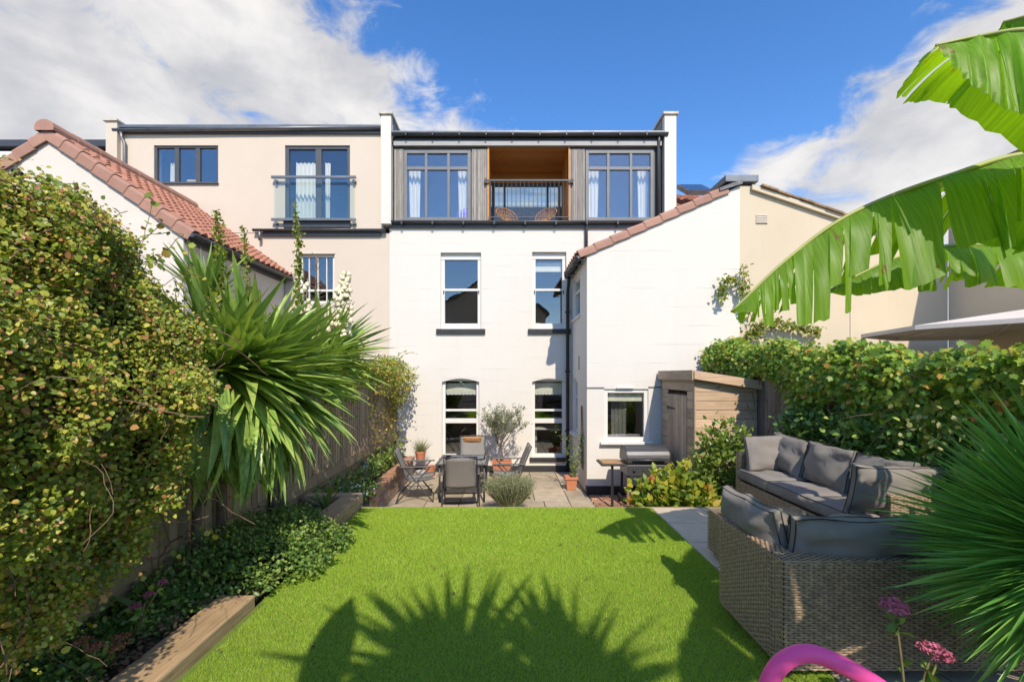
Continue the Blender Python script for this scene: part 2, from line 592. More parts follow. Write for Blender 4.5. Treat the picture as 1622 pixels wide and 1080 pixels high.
def tag(o, label=None, cat=None, group=None, kind=None):
    if label:
        o['label'] = label
    if cat:
        o['category'] = cat
    if group:
        o['group'] = group
    if kind:
        o['kind'] = kind
    return o


def piece(name, me, parent, loc, rot=None, scale=None, bevel=0):
    """one piece sharing the mesh of its like; loc in world metres (parent unrotated)"""
    o = bpy.data.objects.new(name, me)
    COL.objects.link(o)
    po = Vector(ORI.get(parent.name, (0, 0, 0))) if parent else Vector((0, 0, 0))
    o.parent = parent
    if isinstance(rot, Matrix):
        s = scale or (1, 1, 1)
        o.matrix_basis = Matrix.Translation(Vector(loc) - po) @ rot.to_4x4() @ Matrix.Diagonal((*s, 1))
    else:
        o.location = Vector(loc) - po
        if rot:
            o.rotation_euler = rot
        if scale:
            o.scale = scale
    if bevel:
        bv = o.modifiers.new('bevel', 'BEVEL'); bv.width = bevel; bv.segments = 1
    ORI[o.name] = tuple(loc)
    return o


def copy_tree(o, parent=None):
    c = o.copy()
    COL.objects.link(c)
    if parent:
        c.parent = parent
    for ch in list(o.children):
        copy_tree(ch, c)
    return c


def wall(name, fr, W, H, holes, th, m, parent, gable=None):
    """wall panel with real openings; fr = (origin, u, outward n). gable = list of (u, v) above H from right to left."""
    o, u, n = fr
    z = Vector((0, 0, 1))
    us = sorted({0, W, *[h[0] for h in holes], *[h[1] for h in holes]})
    vs = sorted({0, H, *[h[2] for h in holes], *[h[3] for h in holes]})
    mb = MB()

    def solid(i, j):
        if not (0 <= i < len(us) - 1 and 0 <= j < len(vs) - 1):
            return False
        a, b = (us[i] + us[i + 1]) / 2, (vs[j] + vs[j + 1]) / 2
        return not any(h[0] < a < h[1] and h[2] < b < h[3] for h in holes)
    P = lambda a, b, c: o + u * a + z * b - n * c
    for i in range(len(us) - 1):
        for j in range(len(vs) - 1):
            if not solid(i, j):
                continue
            a0, a1, b0, b1 = us[i], us[i + 1], vs[j], vs[j + 1]
            mb.add([P(a0, b0, 0), P(a1, b0, 0), P(a1, b1, 0), P(a0, b1, 0)], [(0, 1, 2, 3)])
            mb.add([P(a0, b0, th), P(a1, b0, th), P(a1, b1, th), P(a0, b1, th)], [(3, 2, 1, 0)])
            for di, dj, e in ((-1, 0, ((a0, b0), (a0, b1))), (1, 0, ((a1, b1), (a1, b0))), (0, -1, ((a1, b0), (a0, b0))), (0, 1, ((a0, b1), (a1, b1)))):
                if dj == 1 and gable and j == len(vs) - 2:
                    continue
                if not solid(i + di, j + dj):
                    (p0, q0), (p1, q1) = e
                    mb.add([P(p0, q0, 0), P(p1, q1, 0), P(p1, q1, th), P(p0, q0, th)], [(0, 1, 2, 3)])
    if gable:
        pts = [(0, H), (W, H)] + gable
        k = len(pts)
        mb.add([P(a, b, 0) for a, b in pts] + [P(a, b, th) for a, b in pts],
               [tuple(range(k)), tuple(range(k, 2 * k))[::-1]] + [(i, (i + 1) % k, k + (i + 1) % k, k + i) for i in range(1, k)])
    # weld so that normals recalc coherently
    off = ORI.get(parent.name, (0, 0, 0)) if parent else (0, 0, 0)
    me = bpy.data.meshes.new(name)
    me.from_pydata([tuple(Vector(p) - Vector(off)) for p in mb.v], [], mb.f)
    bm = bmesh.new(); bm.from_mesh(me)
    bmesh.ops.remove_doubles(bm, verts=bm.verts, dist=1e-5)
    bmesh.ops.recalc_face_normals(bm, faces=bm.faces)
    bm.to_mesh(me); bm.free()
    me.materials.append(m)
    ob = bpy.data.objects.new(name, me)
    COL.objects.link(ob)
    ob.parent = parent
    ORI[ob.name] = tuple(off)
    return ob


def window(parent, fr, a0, a1, b0, b1, rec, fw, m, mull=(), trans=(), gm=None, bar=.045, depth=.07, sill=None, name='window', skip=()):
    """frame with bars, each pane a piece of its own; rec = how far the frame's face sits behind the wall face"""
    gm = gm or glass_m
    mb = MB()
    c1, c0 = -rec, -rec - depth
    mb.fbox(fr, a0, a0 + fw, b0, b1, c0, c1)
    mb.fbox(fr, a1 - fw, a1, b0, b1, c0, c1)
    mb.fbox(fr, a0 + fw, a1 - fw, b0, b0 + fw, c0, c1)
    mb.fbox(fr, a0 + fw, a1 - fw, b1 - fw, b1, c0, c1)
    for q in mull:
        mb.fbox(fr, q - bar / 2, q + bar / 2, b0 + fw, b1 - fw, c0 + .01, c1 - .004)
    tr = []
    for q in trans:
        q, t = q if isinstance(q, tuple) else (q, bar)
        tr.append((q, t))
        mb.fbox(fr, a0 + fw, a1 - fw, q - t / 2, q + t / 2, c0 + .008, c1 - .007)
    w = mb.build(name, m, parent, bevel=.004)
    ms = [a0 + fw] + sum([[q - bar / 2, q + bar / 2] for q in mull], []) + [a1 - fw]
    ts = [b0 + fw] + sum([[q - t / 2, q + t / 2] for q, t in tr], []) + [b1 - fw]
    for i in range(0, len(ms), 2):
        for j in range(0, len(ts), 2):
            if (i // 2, j // 2) in skip:
                continue
            MB().fbox(fr, ms[i], ms[i + 1], ts[j], ts[j + 1], (c0 + c1) / 2 - .004, (c0 + c1) / 2 + .004).build('pane', gm, w)
    if sill:
        over, hgt, out, sm = sill
        MB().fbox(fr, a0 - over, a1 + over, b0 - hgt, b0 - .002, -rec - .02, out).build('sill', sm, w, bevel=.006)
    return w


def curtain(parent, fr, a0, a1, b0, b1, c, m, waves=5, amp=.03, name='curtain', flare=0.0):
    o, u, n = fr
    z = Vector((0, 0, 1))
    mb = MB()
    N = waves * 6
    rows = 5
    vs = []
    for j in range(rows + 1):
        t = j / rows
        for i in range(N + 1):
            s = i / N
            a = a0 + (a1 - a0) * (s + flare * (1 - t) * (s - .5))
            d = amp * math.sin(s * waves * 2 * math.pi + .4 * math.sin(3 * t)) * (.7 + .5 * (1 - t))
            top = .03 * abs(math.sin(s * waves * math.pi)) if j == rows else 0
            vs.append(o + u * a + z * (b0 + (b1 - b0) * t - top) + n * (c + d))
    fs = [(j * (N + 1) + i, j * (N + 1) + i + 1, (j + 1) * (N + 1) + i + 1, (j + 1) * (N + 1) + i) for j in range(rows) for i in range(N)]
    return mb.add(vs, fs).build(name, m, parent, smooth=True)


def room(parent, x0, x1, y0, y1, z0, z1, m, name='room', rear_hole=None, top_hole=None):
    mb = MB()
    mb.add([(x0, y0, z0), (x1, y0, z0), (x1, y1, z0), (x0, y1, z0)], [(0, 1, 2, 3)])
    if top_hole:
        a0, a1, c0, c1 = top_hole
        for q in ((x0, a0, y0, y1), (a1, x1, y0, y1), (a0, a1, y0, c0), (a0, a1, c1, y1)):
            mb.add([(q[0], q[2], z1), (q[1], q[2], z1), (q[1], q[3], z1), (q[0], q[3], z1)], [(3, 2, 1, 0)])
    else:
        mb.add([(x0, y0, z1), (x1, y0, z1), (x1, y1, z1), (x0, y1, z1)], [(3, 2, 1, 0)])
    mb.add([(x0, y0, z0), (x0, y1, z0), (x0, y1, z1), (x0, y0, z1)], [(0, 1, 2, 3)])
    mb.add([(x1, y0, z0), (x1, y1, z0), (x1, y1, z1), (x1, y0, z1)], [(3, 2, 1, 0)])
    if rear_hole:
        a0, a1, b0, b1 = rear_hole
        for q in ((x0, a0, z0, z1), (a1, x1, z0, z1), (a0, a1, z0, b0), (a0, a1, b1, z1)):
            mb.add([(q[0], y1, q[2]), (q[1], y1, q[2]), (q[1], y1, q[3]), (q[0], y1, q[3])], [(0, 1, 2, 3)])
    else:
        mb.add([(x0, y1, z0), (x1, y1, z0), (x1, y1, z1), (x0, y1, z1)], [(0, 1, 2, 3)])
    return mb.build(name, m, parent)


def gutter(mb, p0, p1, r=.055, n=8):
    """half-round gutter between two points (open side up)"""
    p0, p1 = Vector(p0), Vector(p1)
    d = (p1 - p0).normalized()
    s = d.cross(Vector((0, 0, 1))).normalized()
    vs = []
    for p in (p0, p1):
        for rr in (r, r * .86):
            for k in range(n + 1):
                a = math.pi + math.pi * k / n
                vs.append(p + s * math.cos(a) * rr + Vector((0, 0, 1)) * math.sin(a) * rr)
    m = n + 1
    f = []
    for k in range(n):
        f.append((k, k + 1, 2 * m + k + 1, 2 * m + k))
        f.append((m + k, 3 * m + k, 3 * m + k + 1, m + k + 1))
    for k in (0, n):
        f.append((k, m + k, 3 * m + k, 2 * m + k))
    for q in (0, 2 * m):
        for k in range(n):
            f.append((q + k, q + m + k, q + m + k + 1, q + k + 1))
    # stop ends
    f.append(tuple(range(m, 2 * m)))
    f.append(tuple(range(3 * m, 4 * m)))
    mb.add(vs, f)
    return mb


# --- leaves ---------------------------------------------------------------
T_OVATE = (np.array([(0, 0, 0), (.5, 0, -.03), (1, 0, -.12), (.22, .27, .06), (.62, .27, .04), (.22, -.27, .06), (.62, -.27, .04)], float),
           [(0, 1, 3), (3, 1, 4), (4, 1, 2), (1, 0, 5), (1, 5, 6), (1, 6, 2)])
T_NARROW = (np.array([(0, 0, 0), (.5, .11, .02), (1, 0, -.06), (.5, -.11, .02)], float), [(0, 1, 3), (1, 2, 3)])
T_ROUND = (np.array([(0, 0, 0), (.15, .33, .05), (.6, .42, .06), (1, 0, -.05), (.6, -.42, .06), (.15, -.33, .05), (.5, 0, -.02)], float),
           [(0, 6, 1), (1, 6, 2), (2, 6, 3), (3, 6, 4), (4, 6, 5), (5, 6, 0)])
_lob = [(0, 0), (-.08, .30), (.12, .26), (.18, .52), (.38, .34), (.62, .62), (.66, .28), (1.05, 0)]
_lv = [(x, y, .05 * abs(y) - .05 * x) for x, y in _lob] + [(x, -y, .05 * abs(y) - .05 * x) for x, y in _lob[1:-1]] + [(.38, 0, -.05)]
_ring = list(range(8)) + list(range(13, 7, -1))
T_LOBED = (np.array(_lv, float), [(_ring[i], 14, _ring[(i + 1) % len(_ring)]) for i in range(len(_ring))])
T_BLADE = (np.array([(0, .5, 0), (0, -.5, 0), (1, 0, 0)], float), [(0, 1, 2)])


def leaves(name, pos, dirs, nrm, size, tmpl, m, parent=None, width=1.0, origin=None):
    """one mesh of many leaves from arrays"""
    tv, tf = tmpl
    pos = np.asarray(pos, float); d = np.asarray(dirs, float); n = np.asarray(nrm, float)
    size = np.broadcast_to(np.asarray(size, float), (len(pos),))
    d = d / (np.linalg.norm(d, axis=1, keepdims=True) + 1e-9)
    s = np.cross(n, d)
    s = s / (np.linalg.norm(s, axis=1, keepdims=True) + 1e-9)
    n = np.cross(d, s)
    off = np.asarray(ORI.get(parent.name, (0, 0, 0)) if parent else (origin or (0, 0, 0)), float)
    w = np.broadcast_to(np.asarray(width, float), (len(pos),))
    V = pos[:, None, :] - off + size[:, None, None] * (tv[None, :, 0, None] * d[:, None, :] + tv[None, :, 1, None] * s[:, None, :] * w[:, None, None] + tv[None, :, 2, None] * n[:, None, :])
    N, K = len(pos), len(tv)
    F = (np.asarray(tf)[None] + (np.arange(N) * K)[:, None, None]).reshape(-1, 3)
    me = bpy.data.meshes.new(name)
    me.vertices.add(N * K)
    me.vertices.foreach_set('co', V.astype(np.float32).ravel())
    me.loops.add(F.size)
    me.loops.foreach_set('vertex_index', F.astype(np.int32).ravel())
    me.polygons.add(len(F))
    me.polygons.foreach_set('loop_start', np.arange(0, F.size, 3, dtype=np.int32))
    me.update(calc_edges=True)
    me.materials.append(m)
    o = bpy.data.objects.new(name, me)
    COL.objects.link(o)
    if parent:
        o.parent = parent
    elif origin:
        o.location = origin
    ORI[o.name] = tuple(off)
    return o


def rand_dirs(n, bias=(0, 0, 0), k=1.0):
    v = RNG.normal(size=(n, 3))
    v /= np.linalg.norm(v, axis=1, keepdims=True)
    v = v * k + np.asarray(bias)
    return v / (np.linalg.norm(v, axis=1, keepdims=True) + 1e-9)


def clumps(n, per, fn, spread):
    """points in clumps: fn(k) gives k centres; per leaves around each"""
    c = fn(n)
    p = np.repeat(c, per, axis=0) + RNG.normal(size=(n * per, 3)) * spread
    return p


def bez(p0, p1, p2, p3, n):
    out = []
    for i in range(n + 1):
        t = i / n
        out.append((1 - t) ** 3 * Vector(p0) + 3 * (1 - t) ** 2 * t * Vector(p1) + 3 * (1 - t) * t * t * Vector(p2) + t ** 3 * Vector(p3))
    return out


def spline(pts, n):
    """Catmull-Rom through the points"""
    P = [Vector(p) for p in pts]
    P = [2 * P[0] - P[1]] + P + [2 * P[-1] - P[-2]]
    out = []
    for i in range(1, len(P) - 2):
        for k in range(n):
            t = k / n
            a, b, c, d = P[i - 1:i + 3]
            out.append(.5 * ((2 * b) + (c - a) * t + (2 * a - 5 * b + 4 * c - d) * t * t + (3 * b - a - 3 * c + d) * t ** 3))
    out.append(P[-2])
    return out


def aim(d, up=(0, 0, 1)):
    """rotation whose local +X is d and local +Z leans to up"""
    d = Vector(d).normalized()
    up = Vector(up)
    s = up.cross(d)
    if s.length < 1e-4:
        s = Vector((0, 1, 0)).cross(d)
    s.normalize()
    n = d.cross(s)
    return Matrix((d, s, n)).transposed()


def blade_mesh(name, m, L=1.0, W=.07, droop=.2, fold=.25, seg=9, twist=0.0, peak=.35):
    """sword leaf along +X, bending down towards its tip, folded along its middle"""
    mb = MB()
    vs, fs = [], []
    for i in range(seg + 1):
        t = i / seg
        ang = droop * t * t * 1.6
        x = L * (t - .25 * droop * t ** 3)
        z = -L * droop * t * t * .75
        w = W * .5 * (min(1, .45 + .55 * t / peak) if t < peak else (1 - ((t - peak) / (1 - peak)) ** 1.7)) + .0008
        ca, sa = math.cos(twist * t), math.sin(twist * t)
        for s in (-1, 0, 1):
            y, dz = s * w, abs(s) * w * fold * 2
            vs.append((x + dz * math.sin(ang), y * ca - dz * sa, z + dz * ca + y * sa))
    for i in range(seg):
        for s in (0, 1):
            a = i * 3 + s
            fs.append((a, a + 1, a + 4, a + 3))
    return mb.add(vs, fs).mesh(name, m, smooth=True)


def rosette(name, meshes, parent, c, n, el0, el1, length, az0=-math.pi, az1=math.pi, scale_j=.2, wid=1.0, r0=.03, bias=None):
    for i in range(n):
        t = (i + random.random()) / n
        e = el0 + (el1 - el0) * t
        a = random.uniform(az0, az1)
        d = Vector((math.cos(a) * math.cos(e), math.sin(a) * math.cos(e), math.sin(e)))
        if bias is not None:
            d = (d + Vector(bias)).normalized()
        s = length * random.uniform(1 - scale_j, 1 + scale_j)
        up = Vector((0, 0, 1)) + Vector((random.uniform(-.35, .35), random.uniform(-.35, .35), 0))
        piece(name, random.choice(meshes), parent, Vector(c) + d * r0, aim(d, up), (s, s * wid * random.uniform(.8, 1.15), s))


def pillow(mb_c, size, mat3, seed=0, puff=.55, n=12, wrinkle=.012):
    """soft cushion: size = (a, b, thickness) full sizes; mat3 maps local to world; mb_c = centre"""
    a, b, c = [s / 2 for s in size]
    top = {}
    mb = MB()
    vs, fs = [], []
    def prof(u, v):
        e = (1 - abs(u) ** 2.4) * (1 - abs(v) ** 2.4)
        return (1 - puff) + puff * max(0, e) ** .62
    N = n
    for side in (1, -1):
        base = len(vs)
        for i in range(N + 1):
            for j in range(N + 1):
                u, v = math.sin((i / N - .5) * math.pi), math.sin((j / N - .5) * math.pi)
                q = noise.noise(Vector((u * 1.7 + seed * 3.1, v * 1.7 - seed, side * 2.0)))
                q2 = noise.noise(Vector((u * 5 + seed, v * 3.2 + seed * 2, side * 5.0)))
                h = c * prof(u, v) * side + (q * wrinkle * 1.6 + q2 * wrinkle) * (1 if prof(u, v) > 1 - puff + .02 else 0)
                q3 = noise.noise(Vector((u * 2.2 + 9 * v + seed, v * 1.3 - 4 * u, seed * 1.7)))
                h += side * wrinkle * .8 * q3 * (1 - max(abs(u), abs(v)) ** 6)
                vs.append(Vector((a * u * (1 - .035 * (1 - v * v)), b * v * (1 - .05 * (1 - u * u)) + wrinkle * .7 * q, h)))
        for i in range(N):
            for j in range(N):
                p = base + i * (N + 1) + j
                q = (p, p + 1, p + N + 2, p + N + 1)
                fs.append(q if side < 0 else q[::-1])
    M = (N + 1) ** 2
    rim = [(i, 0) for i in range(N)] + [(N, j) for j in range(N)] + [(i, N) for i in range(N, 0, -1)] + [(0, j) for j in range(N, 0, -1)]
    idx = [i * (N + 1) + j for i, j in rim]
    for k in range(len(idx)):
        p, q = idx[k], idx[(k + 1) % len(idx)]
        fs.append((p, q, q + M, p + M))
    C = Vector(mb_c)
    mb.add([C + mat3 @ v for v in vs], fs)
    edge = [C + mat3 @ ((vs[i])) for i in idx]
    edge2 = [C + mat3 @ ((vs[i + M])) for i in idx]
    return mb, edge, edge2


def cushion(parent, name, c, size, mat3, seed, puff=.55, wrinkle=.012, label=None):
    mb, e1, e2 = pillow(c, size, mat3, seed, puff, 14, wrinkle)
    o = mb.build(name, cushion_m, parent, smooth=True)
    for e in (e1, e2):
        MB().tube(e + [e[0]], .004, 5, False).build('piping', piping_m, o, smooth=True)
    if label:
        o['label'] = label
    return o

# ------------------------------------------------------------------ ground
def struct(o):
    o['kind'] = 'structure'
    return o


YF = 10.76                      # the house front
U, NF = Vector((1, 0, 0)), Vector((0, -1, 0))
fx = lambda p: px_x(p, YF)
fz = lambda p: px_z(p, YF)

struct(MB().add([(-900, -900, -.72), (900, -900, -.72), (900, 900, -.72), (-900, 900, -.72)], [(0, 1, 2, 3)]).build('ground', ground_m))
# raised terrace that carries the lawn, with its retaining face towards the patio
terr = MB()
terr.box(-2.62, 4.02, -7.0, 5.64, -.74, -.03)
struct(terr.build('lawn_terrace', soil_m))
struct(MB().box(-1.79, 1.79, -1.0, 5.635, -.032, -.006).build('lawn_base', plain('turf_backing', (.13, .19, .02), (.10, .15, .02), rough=1, nscale=30)))
ed = struct(MB().box(-1.9, 3.0, 5.642, 5.70, -.64, -.004).build('lawn_edging', gravel_m, bevel=.004))


def bed(name, x0, x1, y0, y1, z, amp, nx=10, ny=40):
    vs, fs = [], []
    for j in range(ny + 1):
        for i in range(nx + 1):
            x, y = x0 + (x1 - x0) * i / nx, y0 + (y1 - y0) * j / ny
            vs.append((x, y, z + amp * noise.noise(Vector((x * 3, y * 3, 1))) + .4 * amp * noise.noise(Vector((x * 11, y * 11, 4)))))
    fs = [(j * (nx + 1) + i, j * (nx + 1) + i + 1, (j + 1) * (nx + 1) + i + 1, (j + 1) * (nx + 1) + i) for j in range(ny) for i in range(nx)]
    return struct(MB().add(vs, fs).build(name, soil_m, smooth=True))


bed('flower_bed', -2.6, -1.80, .5, 5.72, .05, .05, 12, 70)
bed('flower_bed', -2.6, -2.14, 5.80, 10.5, -.22, .05, 8, 60)
bed('flower_bed', 1.6, 4.0, 5.72, 7.4, -.5, .05, 20, 16)
bed('flower_bed', 3.62, 4.0, 1.0, 5.7, .03, .04, 6, 50)
bed('flower_bed', 1.85, 3.6, .3, 2.12, .03, .05, 16, 16)

# ------------------------------------------------------------------ patio slabs (laid one by one)
patio = struct(MB().box(-2.2, 1.56, 5.70, YF, -.72, PATIO - .035).build('patio', mortar_m))
random.seed(3)
slabs = {}


def slab(w, d, x, y, z, par, m=slab_m, key=''):
    k = (round(w, 2), round(d, 2), key)
    if k not in slabs:
        v = []
        mb = MB().box(-w / 2 + .006, w / 2 - .006, -d / 2 + .006, d / 2 - .006, -.03, 0)
        slabs[k] = mb.mesh('slab', m)
    piece('slab', slabs[k], par, (x, y, z + random.uniform(-.004, .004)), (random.uniform(-.006, .006), random.uniform(-.006, .006), random.uniform(-.006, .006)), bevel=.006)


y = YF - .01
row = 0
while y > 5.8:
    d = [.60, .45, .60, .75][row % 4]
    d = min(d, y - 5.70)
    x = -2.19
    k = row * 2
    while x < 1.5:
        w = [.62, .9, .46, .75, .6][k % 5]
        w = min(w, 1.55 - x)
        if 1.55 - (x + w) < .2:
            w = 1.55 - x
        slab(w, d, x + w / 2, y - d / 2, PATIO, patio)
        x += w
        k += 1
    y -= d
    row += 1
# concrete paving by the sofa, level with the lawn
paving = struct(MB().box(1.79, 3.62, 2.15, 5.64, -.05, -.027).build('seating_paving', mortar_m))
for i in range(3):
    for j in range(6):
        slab(.61, .58, 1.795 + .305 + i * .61, 5.64 - .29 - j * .58, .002, paving, pave_m, 'p')
# brick paviours beside the barbecue
bp = struct(MB().box(1.56, 3.0, 7.3, 8.75, -.74, PATIO - .045).build('brick_paving', mortar_m))
bmesh_p = MB().box(-.103, .103, -.048, .048, -.05, 0).mesh('brick', brick_m)
for i in range(6):
    for j in range(13):
        piece('brick', bmesh_p, bp, (1.68 + i * .225 + (.1 if j % 2 else 0), 7.38 + j * .107, PATIO + random.uniform(-.004, .003)), (0, 0, random.uniform(-.015, .015)), bevel=.005)

# ------------------------------------------------------------------ white house
X0, X1 = -2.76, 3.97
house = thing('house', 'white rendered house with grey timber top storey and central balcony', 'house', (0, YF, PATIO))
frW = (Vector((X0, YF, PATIO)), U, NF)
A = lambda p: fx(p) - X0
B = lambda p: fz(p) - PATIO
holes = []
wins = {}
for k, (a, b, c, d) in {'u1': (698, 762, 400, 521), 'u2': (843, 897, 399, 521), 'g1': (700, 759, 599, 725), 'g2': (843, 896, 599, 724)}.items():
    wins[k] = (A(a), A(b), B(d), B(c))
    holes.append(wins[k])
wall('wall', frW, X1 - X0, 5.10 - PATIO, holes, .30, white_wall, house)
# black painted plinth
MB().box(X0 + .02, 1.50, YF - .018, YF + .01, PATIO - .05, PATIO + .15).build('plinth', black_paint, house, bevel=.004)
# first floor sashes
for k in ('u1', 'u2'):
    a0, a1, b0, b1 = wins[k]
    mid = B(458)
    w = window(house, frW, a0, a1, b0, b1, .085, .085, white_paint, trans=[(mid, .055)], sill=(.10, .115, .06, black_paint), depth=.1)
    MB().fbox(frW, a0 + .087, a1 - .087, b0 + .088, b0 + .14, -.16, -.10).build('bottom_rail', white_paint, w)
    MB().fbox(frW, a0 + .0, a1 - .0, b1 - .15, b1 - .085, -.12, -.075).build('head_board', white_paint, w)
    for s in (a0 + .06, a1 - .06):
        MB().fbox(frW, s - .012, s + .012, mid - .10, mid - .02, -.088, -.07).build('sash_horn', black_paint, w)
a0, a1, b0, b1 = wins['u2']
MB().fbox(frW, a0 + .09, a1 - .09, b1 - .42, b1 - .20, -.24, -.225).build('blind', blind_m, house)
# ground floor windows with segmental heads
for k in ('g1', 'g2'):
    a0, a1, b0, b1 = wins[k]
    w = window(house, frW, a0, a1, b0, b1, .085, .07, white_paint, trans=[(B(650), .05), (B(667), .11)], depth=.1, sill=(.06, .10, .05, black_paint))
    MB().fbox(frW, a0 + .072, a1 - .072, b1 - .34, b1 - .12, -.235, -.225).build('blind', blind_m, w)
    fr_n = 16
    vs, fs = [], []
    for i in range(fr_n + 1):
        t = i / fr_n
        aa = a0 + .075 + (a1 - a0 - .15) * t
        zz = b1 - .34 - .045 - .02 * abs(math.sin(t * 8 * math.pi))
        vs += [frW[0] + U * aa + Vector((0, .23, b1 - .34)), frW[0] + U * aa + Vector((0, .23, zz))]
    fs = [(2 * i, 2 * i + 1, 2 * i + 3, 2 * i + 2) for i in range(fr_n)]
    MB().add(vs, fs).build('blind_trim', white_paint, w)
    # segmental arch head: fills the square corners of the opening
    n = 14
    seg = [frW[0] + U * (a0 + (a1 - a0) * i / n) + Vector((0, 0, b1 - .085 + .075 * math.sin(math.pi * i / n))) for i in range(n + 1)]
    vs, fs = [], []
    for p in seg:
        t = Vector((p.x, p.y, frW[0].z + b1 + .002))
        vs += [p + Vector((0, .003, 0)), t + Vector((0, .003, 0)), p + Vector((0, .11, 0)), t + Vector((0, .11, 0))]
    for i in range(n):
        q = i * 4
        fs += [(q, q + 4, q + 5, q + 1), (q, q + 2, q + 6, q + 4), (q + 2, q + 3, q + 7, q + 6)]
    MB().add(vs, fs).build('arch_head', white_wall, w)
# rooms behind the glass
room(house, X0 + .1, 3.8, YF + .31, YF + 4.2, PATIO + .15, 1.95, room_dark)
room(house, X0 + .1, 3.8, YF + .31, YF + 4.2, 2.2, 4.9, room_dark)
# lead band and gutter between white wall and clad storey
g = MB()
g.box(X0 + .02, X1 - .02, YF - .06, YF + .1, 5.10, 5.18)
g.build('lead_band', gutter_m, house)
g = MB(); gutter(g, (X0 + .05, YF - .10, 5.235), (3.70, YF - .10, 5.235), .062)
g.build('gutter', gutter_m, house, smooth=True)
for i in range(9):
    MB().box(X0 + .3 + i * .72, X0 + .34 + i * .72, YF - .165, YF - .04, 5.15, 5.245).build('gutter_bracket', gutter_m, house)
# ---- clad top storey
TX0, TX1, TZ0, TZ1 = fx(625), fx(1046), 5.245, 7.06
frT = (Vector((TX0, YF, TZ0)), U, NF)
TA = lambda p: fx(p) - TX0
TB = lambda p: fz(p) - TZ0
wl = (TA(640), TA(746), TB(350), TB(239))
wr = (TA(927), TA(1035), TB(350), TB(239))
bal = (TA(775), TA(900), .02, TB(234))
wall('top_storey_wall', frT, TX1 - TX0, TZ1 - TZ0, [wl, wr, bal], .12, anthracite, house)
for (a0, a1, b0, b1) in (wl, wr):
    third = (a1 - a0) / 3
    w = window(house, frT, a0 + .004, a1 - .004, b0, b1, -.035, .075, grey_frame, mull=[a0 + third, a0 + 2 * third], trans=[(b0 + (b1 - b0) * .745, .075)], gm=glass_top, bar=.062, depth=.09, sill=(.02, .06, .075, anthracite))
    curtain(w, frT, a0 + .07, a0 + .36, b0 + .07, b1 - .27, -.2, curtain_m, 3, .035, flare=-.2)
    curtain(w, frT, a1 - .33, a1 - .07, b0 + .07, b1 - .27, -.2, curtain_m, 3, .035, flare=-.2)
# vertical larch slats
strips = [(625, 640), (747.5, 773.5), (901.5, 926)]
for (p, q) in strips:
    x = fx(p)
    n = max(3, round((fx(q) - fx(p)) / .047))
    wd = (fx(q) - fx(p)) / n
    me = MB().box(-wd / 2 + .005, wd / 2 - .005, -.028, 0, 0, TZ1 - TZ0 - .12).mesh('slat', slat_m)
    for i in range(n):
        piece('slat', me, house, (x + (i + .5) * wd, YF - .003 - random.uniform(0, .006), TZ0 + .02))
# balcony recess lined with cedar
bx0, bx1, bz1 = TX0 + bal[0], TX0 + bal[1], TZ0 + bal[3]
BD = 1.35
yb0 = YF + .005
mb = MB()
nb_ = 9
cb = MB().box(0, bx1 - bx0, -.072, .072, -.012, 0).mesh('board', cedar_m)
for i in range(nb_):
    piece('soffit_board', cb, house, (bx0, yb0 + .075 + i * .15, bz1 + .002))
for sx, nx_ in ((bx0, 1), (bx1, -1)):
    sb = MB().box(-.014 if nx_ > 0 else 0, 0 if nx_ > 0 else .014, -.072, .072, 0, bz1 - TZ0 - .03).mesh('board', cedar_m)
    for i in range(nb_):
        piece('lining_board', sb, house, (sx, yb0 + .075 + i * .15, TZ0 + .02))
mb.box(bx0 - .01, bx1 + .01, YF + .13, YF + BD, TZ0 - .10, TZ0 + .012)
mb.build('balcony_floor', slab_m, house)
MB().box(bx0 - .06, bx1 + .06, YF - .06, YF + .0, bz1 + .004, bz1 + .05).build('balcony_head_trim', white_paint, house)
for s in (bx0 - .04, bx1 + .001):
    MB().box(s, s + .038, YF - .045, YF, TZ0 + .01, bz1).build('balcony_jamb', cedar_m, house)
# glazed doors at the back of the balcony and the room behind
frB = (Vector((bx0, YF + BD, TZ0 + .012)), U, NF)
bw, bh = bx1 - bx0, bz1 - TZ0 - .30
MB().box(bx0 - .01, bx1 + .01, YF + BD - .05, YF + BD + .04, bz1 - .288, bz1 + .01).build('door_head', cedar_m, house)
window(house, frB, .015, bw - .015, 0.0, bh, 0, .07, anthracite, mull=[.36, bw - .36], gm=clear_glass, bar=.05, name='balcony_door')
rm = room(house, TX0 + .15, TX1 - .15, YF + BD + .06, YF + 5.2, TZ0 - .02, TZ1 + .03, room_m, rear_hole=(.0, .75, 6.2, 6.95), top_hole=(-.6, 2.1, YF + 2.4, YF + 4.6))
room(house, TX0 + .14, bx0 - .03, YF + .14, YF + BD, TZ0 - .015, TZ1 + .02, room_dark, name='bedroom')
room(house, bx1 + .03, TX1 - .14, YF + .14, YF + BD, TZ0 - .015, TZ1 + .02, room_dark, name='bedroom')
MB().box(-.1, 1.9, YF + 4.6, YF + 5.1, TZ0, TZ0 + .9).build('kitchen_counter', room_dark, house, bevel=.01)
MB().box(-.15, 1.95, YF + 4.55, YF + 5.15, TZ0 + .9, TZ0 + .94).build('worktop', black_paint, house, bevel=.005)
